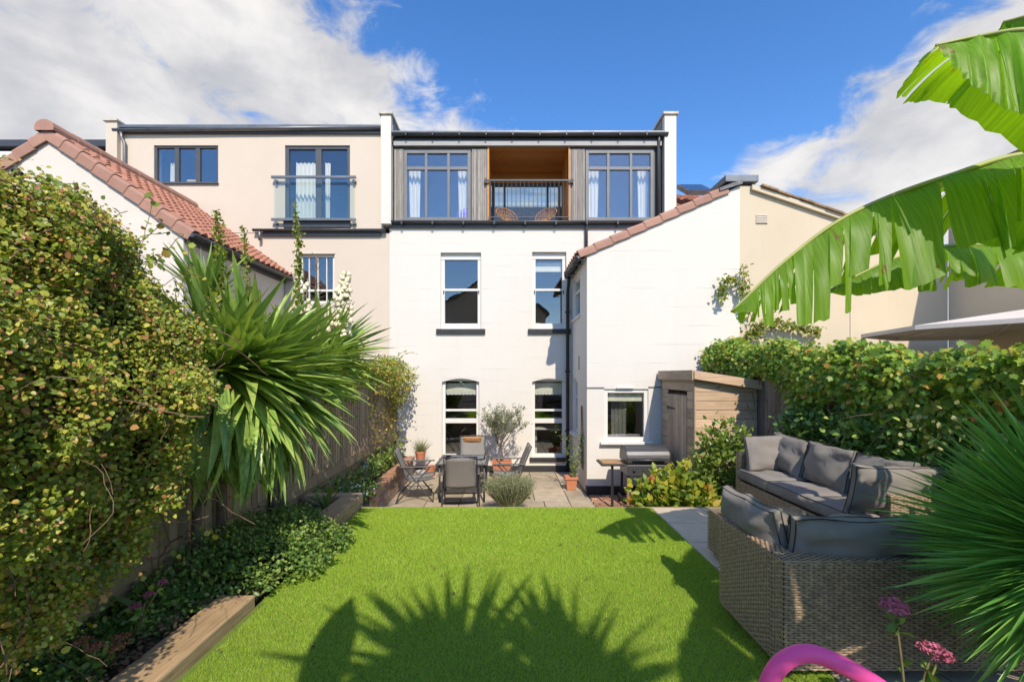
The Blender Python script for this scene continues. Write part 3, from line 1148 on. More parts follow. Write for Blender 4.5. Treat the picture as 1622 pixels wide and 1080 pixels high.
# railing
MB().box(bx0 - .12, bx1 + .12, YF - .115, YF - .085, fz(290), fz(287.4)).build('top_rail', anthracite, house, bevel=.004)
MB().box(bx0 - .02, bx1 + .02, YF - .112, YF - .088, TZ0 + .075, TZ0 + .095).build('bottom_rail', anthracite, house)
bar_me = MB().tube([(0, 0, 0), (0, 0, fz(290) - TZ0 - .09)], .0075, 6).mesh('baluster', anthracite)
for i in range(19):
    piece('baluster', bar_me, house, (bx0 + .03 + i * (bw - .06) / 18, YF - .10, TZ0 + .09))
for s in (bx0 - .10, bx1 + .06):
    MB().box(s, s + .045, YF - .12, YF - .04, fz(293), fz(285.5)).build('rail_bracket', black_paint, house)
# roof edge: fascia, gutter, metal trim, slab
MB().box(TX0, TX1 - .0, YF - .10, YF - .005, TZ1 - .05, TZ1 + .06).build('fascia', fascia_m, house)
MB().box(TX0 + .01, TX1, YF - .08, YF + .02, TZ1 + .062, TZ1 + .23).build('dark_fascia', gutter_m, house)  # black fascia board behind the gutter
g = MB(); gutter(g, (TX0 - .02, YF - .16, TZ1 + .20), (TX1 + .12, YF - .16, TZ1 + .20), .068)
g.build('gutter', gutter_m, house, smooth=True)
rf = MB()          # flat roof; long opening added to let sun brighten the living room
for q in ((TX0 - .02, TX1 + .12, YF - .14, YF + 2.4), (TX0 - .02, -.6, YF + 2.4, YF + 4.6), (2.1, TX1 + .12, YF + 2.4, YF + 4.6), (TX0 - .02, TX1 + .12, YF + 4.6, YF + 6)):
    rf.box(*q, TZ1 + .232, TZ1 + .275)
rf.build('roof', zinc_m, house)
MB().box(-.6, 2.1, YF + 2.4, YF + 4.6, TZ1 + .20, TZ1 + .212).build('rooflight_glass', clear_glass, house)  # pane over the added light opening
for i in range(10):
    MB().box(TX0 + .3 + i * .62, TX0 + .33 + i * .62, YF - .235, YF - .08, TZ1 + .13, TZ1 + .21).build('gutter_bracket', gutter_m, house)
# party wall parapets with copings
for (p, q, zt) in ((606, 622, 188), (1049, 1067.5, 188)):
    par = MB().box(fx(p), fx(q), YF - .16, YF + 4.5, 5.16, fz(zt)).build('party_wall', white_wall, house, bevel=.006)
    MB().box(fx(p) - .04, fx(q) + .04, YF - .20, YF + 4.5, fz(zt) + .002, fz(zt) + .06).build('coping', coping_m, par, bevel=.008)
    s = fx(q) if p < 800 else fx(p)
    MB().box(s - .012, s + .012, YF + .0, YF + 4.4, 5.3, fz(zt) - .01).build('lead_flashing', lead_m, par)
# downpipes of the top storey
MB().tube([(fx(1041), YF - .14, TZ1 + .16), (fx(1041), YF - .11, TZ1 - .0), (fx(1041), YF - .08, TZ1 - .12), (fx(1041), YF - .08, 5.26)], .036, 10).build('downpipe', gutter_m, house, smooth=True)
MB().tube([(fx(928), YF - .10, 5.2), (fx(928), YF - .07, 5.10), (fx(928), YF - .07, 4.3)], .036, 10).build('downpipe', gutter_m, house, smooth=True)
MB().tube([(1.44, 10.45, 3.88), (1.44, 10.52, 3.74), (1.44, YF - .07, 3.55), (1.44, YF - .07, PATIO + .02)], .038, 10).build('downpipe', black_paint, house, smooth=True)
for zz in (3.1, 1.7, .3):
    MB().box(1.385, 1.495, YF - .11, YF, zz, zz + .035).build('pipe_clip', black_paint, house)

# things seen through the windows
for k_, (px0, yy, lab) in enumerate(((803, 'l', 0), (872, 'r', 0))):
    pass


def wicker_chair(x, yy, z, rz, label):
    t = thing('wicker_chair', label, 'chair', (0, 0, 0), 'round wicker chairs on the balcony')
    tilt = Matrix.Rotation(R(-52), 3, 'X')
    mb = MB()
    ring = [Vector((.33 * math.cos(a), 0, 0)) + Vector((0, .36 * math.sin(a), 0)) for a in [2 * math.pi * i / 24 for i in range(25)]]
    ctr = Vector((0, -.02, .48))
    bowl = lambda r_, a: ctr + tilt @ Vector((.33 * r_ * math.cos(a), .36 * r_ * math.sin(a), -.16 * (1 - r_ * r_)))
    for rr in (1, .75, .5, .28):
        mb.tube([bowl(rr, 2 * math.pi * i / 24) for i in range(25)], .016 if rr == 1 else .008, 6, False)
    mb.build('rim', wicker_m, t, smooth=True)
    mb = MB()
    for i in range(30):
        a = 2 * math.pi * i / 30
        mb.tube([bowl(q, a) for q in (.1, .4, .7, 1)], .007, 5)
    mb.build('cane_seat', wicker_m, t)
    for sx in (-1, 1):
        for sy in (-1, 1):
            MB().tube([(.12 * sx, .08 * sy, .33), (.24 * sx, .24 * sy, 0)], .009, 6).build('leg', black_paint, t)
    t.location = (x, yy, z)
    t.rotation_euler = (0, 0, rz)
    t.scale = (.85, .85, .80)
    return t


wicker_chair(bx0 + .42, YF + .62, TZ0 + .013, R(205), 'round wicker bucket chair on the left of the balcony')
wicker_chair(bx1 - .48, YF + .62, TZ0 + .013, R(150), 'round wicker bucket chair on the right of the balcony')
# purple ball behind the left top window
t = MB().lathe([(.001, -.26), (.15, -.215), (.23, -.12), (.26, 0), (.23, .12), (.15, .215), (.001, .26)], (0, 0, .26), 24).build('exercise_ball', purple_m, None, smooth=True)
t.location = (fx(737), YF + .42, TZ0 + .0)
tag(t, 'purple exercise ball behind the top left window', 'ball')
# table lamp on the first floor sill
t = thing('table_lamp', 'small table lamp with tan shade behind the right first floor window', 'lamp', (fx(851), YF + .45, 2.21))
MB().lathe([(.09, 0), (.09, .02), (.02, .04), (.018, .5)], (fx(851), YF + .45, 2.21), 14).build('base', black_paint, t, smooth=True)
MB().lathe([(.13, .46), (.10, .70)], (fx(851), YF + .45, 2.21), 18).build('lamp_shade', lamp_m, t, smooth=True)
# dining table seen through the ground floor window
t = thing('dining_table', 'white topped table inside the right ground floor window', 'table', (fx(872), YF + 1.2, PATIO + .15))
MB().box(fx(848), fx(905), YF + .75, YF + 1.7, .24, .28).build('table_top', white_paint, t, bevel=.005)
for q in (fx(850), fx(902)):
    for yy in (YF + .8, YF + 1.6):
        MB().box(q, q + .06, yy, yy + .06, PATIO + .15, .24).build('leg', white_paint, t)

# ---- rear wing (white half gable)
WX0, WX1, WY = 1.55, 4.49, 8.75
wing = thing('house_wing', 'white rendered rear wing with tiled verge beside the shed', 'building', (WX0, WY, PATIO))
frG = (Vector((WX0, WY, PATIO)), U, NF)
gx = lambda p: px_x(p, WY) - WX0
gz = lambda p: px_z(p, WY) - PATIO
EAV, APX = 3.97, 5.27
wv = (gx(957), gx(1027), gz(699), gz(616))
wall('wall', frG, WX1 - WX0, EAV - PATIO, [wv], .25, white_wing, wing, gable=[(WX1 - WX0, APX - PATIO)])
w = window(wing, frG, *wv, .03, .075, white_paint, depth=.08, sill=(.08, .05, .09, white_paint))
MB().fbox(frG, wv[0] + .08, wv[1] - .08, wv[3] - .24, wv[3] - .09, -.135, -.125).build('blind', blind_m, w)
curtain(w, frG, wv[0] + .2, wv[0] + .5, wv[2] + .07, wv[3] - .2, -.3, room_dark, 4, .02)
MB().fbox(frG, gx(976), gx(1003), gz(615), gz(612.6), -.02, .03).build('trickle_vent', white_paint, w)
# projecting drip bead, plinth
MB().box(WX0 - .004, px_x(957, WY), WY - .014, WY + .02, px_z(615, WY), px_z(613, WY)).build('drip_bead', grey_frame, wing)
MB().box(px_x(1027, WY), px_x(1052, WY), WY - .014, WY + .02, px_z(614, WY), px_z(612, WY)).build('drip_bead', grey_frame, wing)
MB().box(WX0 - .012, WX0 + 1.9, WY - .016, WY + .1, PATIO - .05, PATIO + .16).build('plinth', black_paint, wing, bevel=.004)
# side wall facing left (its windows are seen at a grazing angle)
frS = (Vector((WX0, YF, PATIO)), Vector((0, -1, 0)), Vector((-1, 0, 0)))
s1 = (.22, 1.18, 2.9 - PATIO, 3.8 - PATIO)
s2 = (.28, .85, .35 - PATIO, 1.55 - PATIO)
wall('side_wall', frS, YF - WY - .25, EAV - PATIO, [s1, s2], .25, white_wing, wing)
window(wing, frS, *s1, .03, .07, white_paint, trans=[s1[2] + .58], depth=.07, sill=(.04, .05, .05, white_paint))
window(wing, frS, *s2, .03, .07, white_paint, trans=[s2[2] + .8], depth=.07, sill=(.06, .06, .09, white_paint))
room(wing, WX0 + .26, WX1 - .2, WY + .26, YF - .05, PATIO + .1, 3.9, room_dark)
MB().box(WX0 - .006, WX0 + .02, WY + .9, WY + 1.0, 1.75, 2.05).build('wall_bracket', anthracite, wing)
# roof slab and tiles
sl_ = (APX - EAV) / (WX1 - WX0)
ang = math.atan(sl_)
rfm = MB()
e0 = (WX0 - .14, EAV - .14 * sl_ + .03)
e1 = (WX1 + .05, APX + .05 * sl_ + .03)
rfm.prism([e0, e1, (e1[0], e1[1] + .04), (e0[0], e0[1] + .04)], 'y', WY - .02, YF - .01)
roofw = rfm.build('roof', gutter_m, wing)

# ------------------------------------------------------------------ roof tiles
def pantile(m, w=.23, L=.36):
    prof = []
    n = 8
    for i in range(n + 1):
        t = i / n
        yy = t * (w + .025)
        zz = .028 * math.sin(t * 2 * math.pi * .98 - .5) + .01
        prof.append((yy, zz))
    vs, fs = [], []
    for x, dz in ((-.03, .028), (L, 0.0)):
        for yy, zz in prof:
            vs.append((x, yy, zz + dz))
    k = len(prof)
    for i in range(n):
        fs.append((i, i + 1, k + i + 1, k + i))
    for yy, zz in prof:
        vs.append((-.03, yy, zz + .028 - .018))
    for i in range(n):
        fs.append((2 * k + i, 2 * k + i + 1, i + 1, i))
    return MB().add(vs, fs).mesh('roof_tile', m, smooth=False)


def tile_field(parent, eave, up, across, rows, cols, m, gauge=.31, w=.23, name='roof_tile'):
    """eave = start corner; up = unit slope vector; across = unit along the eave"""
    up, across = Vector(up).normalized(), Vector(across).normalized()
    nrm = up.cross(across)
    if nrm.z < 0:
        eave = Vector(eave) + across * (cols * w)
        across = -across
        nrm = up.cross(across)
    rot = Matrix((up, across, nrm)).transposed()
    me = pantile(m, w, gauge + .05)
    for i in range(rows):
        for j in range(cols):
            piece(name, me, parent, Vector(eave) + up * (i * gauge) + across * (j * w) + nrm * random.uniform(0, .004), rot)


def verge_tile(m, L=.34, top=.17, drop=.15, flip=1):
    """cloaked verge: rounded L section, local X up the slope, Y inwards from the gable face, Z normal"""
    sec = [(0, -drop), (0, -.02), (.012, .012), (.04, .028), (top, .03)]
    sec_in = [(.018, -drop), (.018, -.025), (.028, -.004), (.045, .008), (top, .01)]
    ring = sec + sec_in[::-1]
    vs = []
    for x, lift in ((-.02, .022), (L, .0)):
        for a, b in ring:
            vs.append((x, (a - lift * .5) * flip, b + lift))
    n = len(ring)
    fs = [(i, (i + 1) % n, n + (i + 1) % n, n + i) for i in range(n)] + [tuple(range(n)), tuple(range(n, 2 * n))]
    return MB().add(vs, fs).mesh('verge_tile', m)


def verge(parent, start, up, inward, n, L, m, drop=.15):
    up, inward = Vector(up).normalized(), Vector(inward)
    nrm = up.cross(inward)
    flip = 1
    if nrm.z < 0:
        nrm = -nrm
        flip = -1
    me = verge_tile(m, L, drop=drop, flip=flip)
    rot = Matrix((up, inward * flip, nrm)).transposed()
    for i in range(n):
        piece('verge_tile', me, parent, Vector(start) + up * (i * L), rot, bevel=.006)


upw = Vector((math.cos(ang), 0, math.sin(ang)))
e3 = Vector((e0[0] - .02, 0, e0[1] + .05))
tile_field(wing, (e3.x, WY + .12, e3.z), upw, (0, 1, 0), 9, 8, tile_m, gauge=.33)
verge(wing, (e3.x, WY - .045, e3.z + .0), upw, (0, 1, 0), 9, .345, verge_m, .13)
g = MB(); gutter(g, (WX0 - .155, WY - .03, EAV - .04), (WX0 - .155, YF - .25, EAV - .04), .062)
gg = g.build('gutter', gutter_m, wing, smooth=True)
for i in range(5):
    MB().box(WX0 - .225, WX0 - .01, WY + .05 + i * .42, WY + .09 + i * .42, EAV - .11, EAV - .095).build('gutter_bracket', zinc_m, wing)
# lead cap at the apex
lc = MB().box(WX1 - .30, WX1 + .33, WY - .06, WY + .9, APX + .06, APX + .19).build('lead_box', zinc_m, wing, bevel=.01)
MB().prism([(WX1 - .42, APX - .12), (WX1 + .02, APX + .02), (WX1 + .02, APX + .10), (WX1 - .42, APX - .06)], 'y', WY - .075, WY - .046).build('flashing', lead_m, wing)

# ------------------------------------------------------------------ cream neighbour on the right
nb = thing('cream_gable_house', 'yellow cream rendered house with mossy tiled verge right of the white wing', 'building', (WX1, WY, PATIO))
NX1 = 8.5
z_at = lambda x: 5.27 - .335 * (x - 4.66)
frN = (Vector((WX1 + .003, WY + .012, PATIO)), U, NF)
wall('wall', frN, NX1 - WX1 - .003, 3.5 - PATIO, [], .25, cream_right, nb, gable=[(NX1 - WX1 - .003, z_at(NX1) - PATIO), (.18, 5.28 - PATIO), (0, 5.28 - PATIO)])
MB().box(px_x(1347, WY), px_x(1348.5, WY), WY - .004, WY + .01, PATIO, 3.2).build('render_bead', grey_wall, nb)
vx, vz = px_x(1207, WY), px_z(347, WY)
v = MB().box(vx - .11, vx + .11, WY - .006, WY + .02, vz - .085, vz + .085).build('air_vent', grey_wall, nb)
for i in range(5):
    MB().box(vx - .10, vx + .10, WY - .016, WY - .004, vz - .075 + i * .034, vz - .063 + i * .034).build('louvre', grey_wall, v)
upn = Vector((-math.cos(math.atan(.335)), 0, math.sin(math.atan(.335))))
bx_s = Vector((NX1 + .1, 0, z_at(NX1 + .1)))
L_ = (NX1 + .1 - 4.66) / math.cos(math.atan(.335))
MB().prism([(4.70, z_at(4.7) - .07), (NX1 + .1, z_at(NX1 + .1) - .07), (NX1 + .1, z_at(NX1 + .1) + .02), (4.70, z_at(4.7) + .02)], 'y', WY - .06, WY - .002).build('barge_board', cream_right, nb)
vt = MB()
me_mt = [MB().box(-.02, .30, 0, .24, -.012, .022).mesh('verge_tile', moss_tile) for _ in range(3)]
for i in range(int(L_ / .26)):
    rot = Matrix((upn, Vector((0, 1, 0)), upn.cross(Vector((0, 1, 0))))).transposed()
    if rot.col[2].z < 0:
        rot = Matrix((upn, Vector((0, -1, 0)), upn.cross(Vector((0, -1, 0))))).transposed()
        yy = WY + .14
    else:
        yy = WY - .10
    for lay in range(2):
        piece('verge_tile', me_mt[(i + lay) % 3], nb, bx_s + upn * (i * .26 + .08 * lay) + Vector((0, yy + random.uniform(-.02, .02) + .2 * lay, .035 + .03 * lay + random.uniform(-.012, .02))), rot)
rf = MB().prism([(4.6, 5.27), (NX1, z_at(NX1)), (NX1, z_at(NX1) + .03), (4.6, 5.30)], 'y', WY + .02, WY + 6).build('roof', moss_tile, nb)
# taller block further right: its left face is turned from the sun
blk = thing('cream_side_block', 'shaded cream wall block behind the parasol at the far right', 'building', (NX1, 6.5, PATIO))
frK = (Vector((NX1, WY - .0, PATIO)), Vector((0, -1, 0)), Vector((-1, 0, 0)))
wall('side_wall', frK, 4.2, 5.2 - PATIO, [], .25, cream_right, blk)
frK2 = (Vector((NX1, WY - 4.2, PATIO)), U, NF)
wall('front_wall', frK2, 4.0, 5.2 - PATIO, [], .25, cream_right, blk)
MB().box(NX1 - .15, NX1 + 4.2, WY - 4.4, WY + .1, 5.2, 5.32).build('roof', moss_tile, blk)
# old tiled roof with rooflight behind
bk = thing('old_roof_house', 'old red tiled roof with a rooflight behind the white wing', 'building', (5, 12.2, PATIO))
by0, by1 = 11.2, 14.2
bzt = px_z(299, 13.2)
ub = Vector((0, (by1 - by0), bzt + .35 - 5.5)).normalized()
tile_field(bk, (px_x(1062, 11.2), by0, 5.5), ub, (1, 0, 0), 9, 7, old_tile, gauge=.30, w=.23)
MB().box(px_x(1062, 11.2), px_x(1062, 11.2) + 1.7, by0 + .15, by1, PATIO, 5.52).build('wall', grey_wall, bk)
rl = Vector((px_x(1100, 12.3), 12.3, px_z(303, 12.3)))
rot = Matrix((Vector((1, 0, 0)), ub, Vector((1, 0, 0)).cross(ub))).transposed()
w = piece('rooflight', MB().box(-.34, .34, -.45, .45, -.02, .10).mesh('rooflight', zinc_m), bk, rl, rot)
piece('rooflight_glass', MB().box(-.28, .28, -.39, .39, .09, .106).mesh('rooflight_glass', panel_m), bk, rl, rot)

# ------------------------------------------------------------------ cream neighbour on the left (same terrace)
nl = thing('cream_terrace_house', 'pinkish cream rendered house with glass balcony rail left of the white house', 'building', (-6, YF, PATIO))
LX0, LX1 = fx(176), fx(606) + .012
LXB = X0 - .004
frL = (Vector((LX0, YF + .012, 5.0)), U, NF)
la = lambda p: fx(p) - LX0
lb = lambda p: fz(p) - 5.0
wA = (la(243), la(345), lb(290), lb(230))
wB = (la(451), la(554), lb(350), lb(230))
ZL = fz(213)
wall('upper_wall', frL, LX1 - LX0, ZL - 5.0, [wA, wB], .25, cream_left, nl)
frLb = (Vector((LX0, YF + .024, PATIO)), U, NF)
wC = (la(473), la(529), fz(480) - PATIO, fz(402) - PATIO)
wall('lower_wall', frLb, LXB - LX0, 5.0 - PATIO - .002, [wC], .25, cream_left, nl)
w = window(nl, frL, *wA, .03, .05, anthracite, mull=[la(277.5), la(311)], depth=.08, bar=.10, sill=(.02, .03, .05, anthracite), gm=glass_top)
curtain(w, frL, la(255), la(268), wA[2] + .1, wA[3] - .25, -.3, curtain_m, 3, .03)
MB().fbox(frL, la(286), la(306), wA[2] + .04, wA[2] + .17, -.22, -.20).build('card_box', lamp_m, w)
w = window(nl, frL, *wB, .03, .075, anthracite, mull=[la(503)], depth=.09, bar=.14, gm=glass_m, sill=(.02, .16, .05, gutter_m))
curtain(w, frL, la(461), la(500), wB[2] + .08, wB[3] - .28, -.25, curtain_m, 6, .04)
curtain(w, frL, la(508), la(517), wB[2] + .08, wB[3] - .28, -.25, curtain_m, 2, .03, flare=-.3)
w = window(nl, frLb, *wC, .06, .06, white_paint, mull=[la(487), la(501), la(515)], trans=[(fz(459) - PATIO, .05)], bar=.022, depth=.08)
MB().fbox(frL, wC[0] - .02, wC[1] + .02, fz(402) - 5.0, fz(399) - 5.0, .014, .02).build('lintel', grey_wall, nl)
# glass balustrade
gl = MB().fbox(frL, la(437), la(563), lb(350), lb(283), .10, .116).build('balustrade_glass', clear_glass, nl)
for (z0, z1) in ((285.5, 281.5), (352, 348)):
    MB().fbox(frL, la(433), la(566), lb(z0), lb(z1), .085, .13).build('balustrade_rail', zinc_m, nl, bevel=.006)
for q in (437, 560):
    for zc in (287, 353):
        MB().fbox(frL, la(q), la(q + 4), lb(zc + 4), lb(zc), -.002, .10).build('balustrade_bracket', zinc_m, nl)
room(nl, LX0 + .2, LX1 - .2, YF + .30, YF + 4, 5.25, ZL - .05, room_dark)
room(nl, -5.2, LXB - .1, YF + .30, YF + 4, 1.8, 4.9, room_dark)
# gutters and roof edge
g = MB(); gutter(g, (LX0 + .12, YF - .07, fz(208)), (LX1 - .02, YF - .07, fz(204)), .065)
g.build('gutter', zinc_m, nl, smooth=True)
MB().box(LX0 + .2, LX1 - .03, YF - .045, YF + .1, ZL, ZL + .12).build('fascia', gutter_m, nl)
MB().box(LX0 + .2, LX1 - .03, YF - .06, YF + 4, ZL + .14, ZL + .20).build('roof', zinc_m, nl)
MB().box(LX0 + 3.6, LX1 - .05, YF - .04, YF + .011, fz(374), fz(366)).build('string_band', gutter_m, nl)
g = MB(); gutter(g, (LX0 + 3.4, YF - .08, fz(365)), (LX1 + .08, YF - .08, fz(365)), .055)
g.build('gutter', gutter_m, nl, smooth=True)
par = MB().box(LX0 - .04, fx(191), YF - .1, YF + 3, 2.0, fz(196)).build('party_wall', cream_left, nl)
MB().box(LX0 - .09, fx(193), YF - .14, YF + 3, fz(196) + .002, fz(193)).build('coping', coping_m, par)
MB().tube([(fx(196), YF - .08, fz(212)), (fx(196), YF - .06, fz(220)), (fx(200), YF - .05, fz(228)), (fx(200), YF - .05, 4.6)], .036, 8).build('downpipe', zinc_m, nl, smooth=True)
MB().tube([(fx(414), YF - .08, fz(367)), (fx(414), YF - .07, fz(382))], .036, 8).build('downpipe', zinc_m, nl, smooth=True)
# far terrace beyond on the left
ft = thing('far_terrace', 'far terrace with dark flat roof edge at the left border', 'building', (-14, 12, PATIO))
MB().box(-16, fx(165), 11.5, 14, PATIO, px_z(240, 11.5)).build('wall', cream_left, ft)
MB().box(-16, fx(165) + .05, 11.35, 14, px_z(236, 11.5), px_z(226, 11.5)).build('fascia', gutter_m, ft)
MB().box(-16, fx(165) + .05, 11.40, 11.49, px_z(252, 11.5), px_z(243, 11.5)).build('trim', white_paint, ft)

# ------------------------------------------------------------------ left rear wing with the red tiled roof
GY = 7.4
lw = thing('tiled_wing', 'cream gabled wing with orange pantile roof behind the hedge', 'building', (-7.4, GY, PATIO))
GX1, GXA = -5.25, -7.43
GXL = 2 * GXA - GX1
GE, GA = 4.00, 5.55
frA = (Vector((GXL, GY, PATIO)), U, NF)
wall('gable_wall', frA, GX1 - GXL, GE - PATIO, [], .25, gable_cream, lw, gable=[(GXA - GXL, GA - PATIO)])
frA2 = (Vector((GX1, GY + .25, PATIO)), Vector((0, 1, 0)), Vector((1, 0, 0)))
wall('side_wall', frA2, YF - GY - .25, GE - PATIO, [], .25, cream_left, lw)
gs = (GA - GE) / (GX1 - GXA)
ga = math.atan(gs)
upg = Vector((-math.cos(ga), 0, math.sin(ga)))
upl = Vector((math.cos(ga), 0, math.sin(ga)))
rl_ = MB()
rl_.prism([(GX1 + .12, GE - .12 * gs + .02), (GXA, GA + .02), (GXA, GA + .06), (GX1 + .12, GE - .12 * gs + .06)], 'y', GY - .01, YF)
rl_.prism([(GXL - .12, GE - .12 * gs + .02), (GXA, GA + .02), (GXA, GA + .06), (GXL - .12, GE - .12 * gs + .06)], 'y', GY - .01, YF)
rl_.build('roof', verge_m, lw)
st = Vector((GX1 + .15, GY + .12, GE - .15 * gs + .085))
nrows = int(((GX1 + .15 - GXA) / math.cos(ga)) / .225)
tile_field(lw, st, upg, (0, 1, 0), nrows, 16, tile_m, gauge=.222, w=.204)
verge(lw, (GX1 + .17, GY - .05, GE - .17 * gs + .075), upg, (0, 1, 0), 9, .318, verge_m, .17)
verge(lw, (GXL - .17, GY - .05, GE - .17 * gs + .075), upl, (0, 1, 0), 9, .318, verge_m, .17)
rid = MB()
for k in range(8):
    pass
rme = MB()
sec = [(.15 * math.cos(a), .13 * math.sin(a)) for a in [math.pi * (i / 10 * 1.2 - .1) for i in range(11)]]
vs, fs = [], []
for yy, s in ((0, 1.06), (.44, 1.0)):
    for a, b in sec:
        vs.append((a * s, yy, b * s))
n = len(sec)
fs = [(i, i + 1, n + i + 1, n + i) for i in range(n - 1)] + [tuple(range(n)), tuple(range(n, 2 * n))]
rmesh = rme.add(vs, fs).mesh('ridge_tile', verge_m)
for i in range(8):
    piece('ridge_tile', rmesh, lw, (GXA, GY - .09 + i * .43, GA + .065))
g = MB(); gutter(g, (GX1 + .18, GY - .06, GE - .075), (GX1 + .18, YF - .02, GE - .075), .06)
g.build('gutter', gutter_m, lw, smooth=True)
MB().box(GX1 + .005, GX1 + .03, GY, YF - .01, GE - .20, GE - .02).build('fascia', anthracite, lw)
MB().prism([(GX1 + .10, GE - .03), (GXA, GA + .10), (GXA, GA + .16), (GX1 + .10, GE + .03)], 'y', YF - .05, YF - .004).build('flashing', lead_m, lw)

# ------------------------------------------------------------------ house behind the viewpoint, seen in the window reflections
rh = thing('rear_house', 'slate roofed house behind the viewpoint, mirrored in the sash windows', 'house', (-1.5, -16, -.7))
slate_m = plain('slate', (.20, .21, .19), (.13, .135, .125), rough=.6, nscale=7, bscale=30, bstr=.5)
MB().prism([(-6.2, -.72), (3.2, -.72), (3.2, 6.6), (-1.5, 9.6), (-6.2, 6.6)], 'y', -22, -15).build('wall', grey_wall, rh)
MB().prism([(-6.5, 6.42), (-1.5, 9.62), (-1.5, 9.75), (-6.5, 6.55)], 'y', -22.2, -14.8).build('roof', slate_m, rh)
MB().prism([(3.5, 6.42), (-1.5, 9.62), (-1.5, 9.75), (3.5, 6.55)], 'y', -22.2, -14.8).build('roof', slate_m, rh)
for (x, z) in ((-4.5, 1.2), (.5, 1.2), (-4.5, 4.2), (.5, 4.2)):
    w_ = MB().box(x, x + 1.1, -15.01, -14.97, z, z + 1.6).build('window', white_paint, rh)
    MB().box(x + .08, x + 1.02, -14.968, -14.96, z + .08, z + 1.52).build('pane', panel_m, w_)

# ------------------------------------------------------------------ left boundary: fence, beds, sleepers, brick planter
FX = -2.56
fence = thing('left_fence', 'brown upright board fence along the left of the garden', 'fence', (FX, 5.5, 0))
fb = [MB().prism([(0, 0), (.118, .0), (.118, .008), (0, .018)], 'z', 0, 1).mesh('fence_board', fence_m) for _ in range(1)][0]
yy = .9
rotb = Matrix(((0, 1, 0), (1, 0, 0), (0, 0, 1)))
while yy < 10.45:
    top = 1.72 + (.15 if yy < 3.3 else 0)
    o = piece('fence_board', fb, fence, (FX, yy, .33), (0, 0, R(90)), (1, 1, top - .33))
    o.scale = (1, -1, top - .33)
    yy += .100 + random.uniform(-.002, .004)
gbm = MB().box(-.015, .03, -.898, .898, 0, .16)
gme = gbm.mesh('gravel_board', gravel_m)
for i in range(6):
    piece('gravel_board', gme, fence, (FX, 1.8 + i * 1.8 - .2 + .0, .165), bevel=.004)
pm = MB().box(-.05, .05, -.05, .05, -.9, 1.8).mesh('post', fence_m)
for i in range(7):
    piece('post', pm, fence, (FX - .07, .7 + i * 1.8, 0), bevel=.006)
MB().box(FX - .03, FX + .03, 10.46, 10.56, -.6, 1.78).build('end_post', fence_m, fence, bevel=.006)
struct(MB().box(FX - .04, FX - .005, .8, 10.5, -.7, .32).build('bed_retaining_board', gravel_m))


def sleeper(x0, x1, y0, y1, z0, z1, label, m=sleeper_m):
    n = 10
    mb = MB().box(x0, x1, y0, y1, z0, z1)
    o = mb.build('timber_sleeper', m, None, bevel=.012, origin=((x0 + x1) / 2, (y0 + y1) / 2, z0))
    tag(o, label, 'sleeper', 'timber sleepers edging the left bed')
    return o


sleeper(-2.04, -1.785, 1.25, 3.24, -.02, .085, 'long pale timber sleeper edging the lawn at the bottom left')
sleeper(-2.04, -1.80, 4.36, 5.60, -.02, .15, 'timber sleeper at the far left corner of the lawn')
sleeper(-2.50, -1.82, 5.604, 5.78, -.02, .155, 'timber sleeper lying crosswise at the far end of the left bed', shed_m)

# brick planter wall on the patio
pl = thing('brick_planter_wall', 'low red brick planter wall along the left of the patio', 'wall', (-2.15, 9, PATIO))
MB().box(-2.235, -2.105, 7.0, 10.28, PATIO - .05, PATIO + .375).build('mortar_core', mortar_m, pl)
bme = MB().box(-.058, .058, -.104, .104, -.033, .033).mesh('brick', brick_m)
for c in range(5):
    for i in range(15):
        yy = 7.10 + i * .22 + (.11 if c % 2 else 0)
        if yy + .1 > 10.32:
            continue
        piece('brick', bme, pl, (-2.162 + random.uniform(-.004, .005), yy, PATIO + .04 + c * .077), (0, 0, random.uniform(-.02, .02)), bevel=.006)
bme2 = MB().box(-.104, .104, -.052, .052, -.034, .034).mesh('brick', brick_m)
for i in range(29):
    piece('brick', bme2, pl, (-2.17 + random.uniform(-.008, .008), 7.06 + i * .113, PATIO + .04 + 5 * .077), (0, 0, random.uniform(-.03, .03)), bevel=.008)

# ------------------------------------------------------------------ right boundary fence
RX = 4.0
rfence = thing('right_fence', 'weathered grey board fence under the creeper on the right', 'fence', (RX, 5, 0))
rb = MB().box(-.012, .012, -.068, .068, 0, 1).mesh('fence_board', grey_fence)
yy = 1.0
while yy < 8.7:
    top = 1.62 + .05 * max(0, yy - 2.5)
    piece('fence_board', rb, rfence, (RX + random.uniform(-.004, .004), yy, .02), (0, 0, random.uniform(-.03, .03)), (1, 1, top))
    yy += .142
for i in range(5):
    MB().box(RX + .02, RX + .11, 1.0 + i * 1.85, 1.09 + i * 1.85, -.6, 1.85).build('post', grey_fence, rfence)
for zz in (.35, 1.3):
    MB().box(RX + .014, RX + .06, 1.0, 8.6, zz, zz + .08).build('rail', grey_fence, rfence)

# ------------------------------------------------------------------ shed
SX0, SX1, SY0, SY1 = 2.985, 3.97, 7.2, 8.70
SB = PATIO
shed = thing('timber_shed', 'weathered timber shed with sloping roof against the white wing', 'shed', (SX0, SY0, SB))
zt = 1.63
zr = zt - .155
MB().box(SX0 + .03, SX1 - .03, SY0 + .03, SY1, SB, 1.30).build('frame', shed_v, shed)
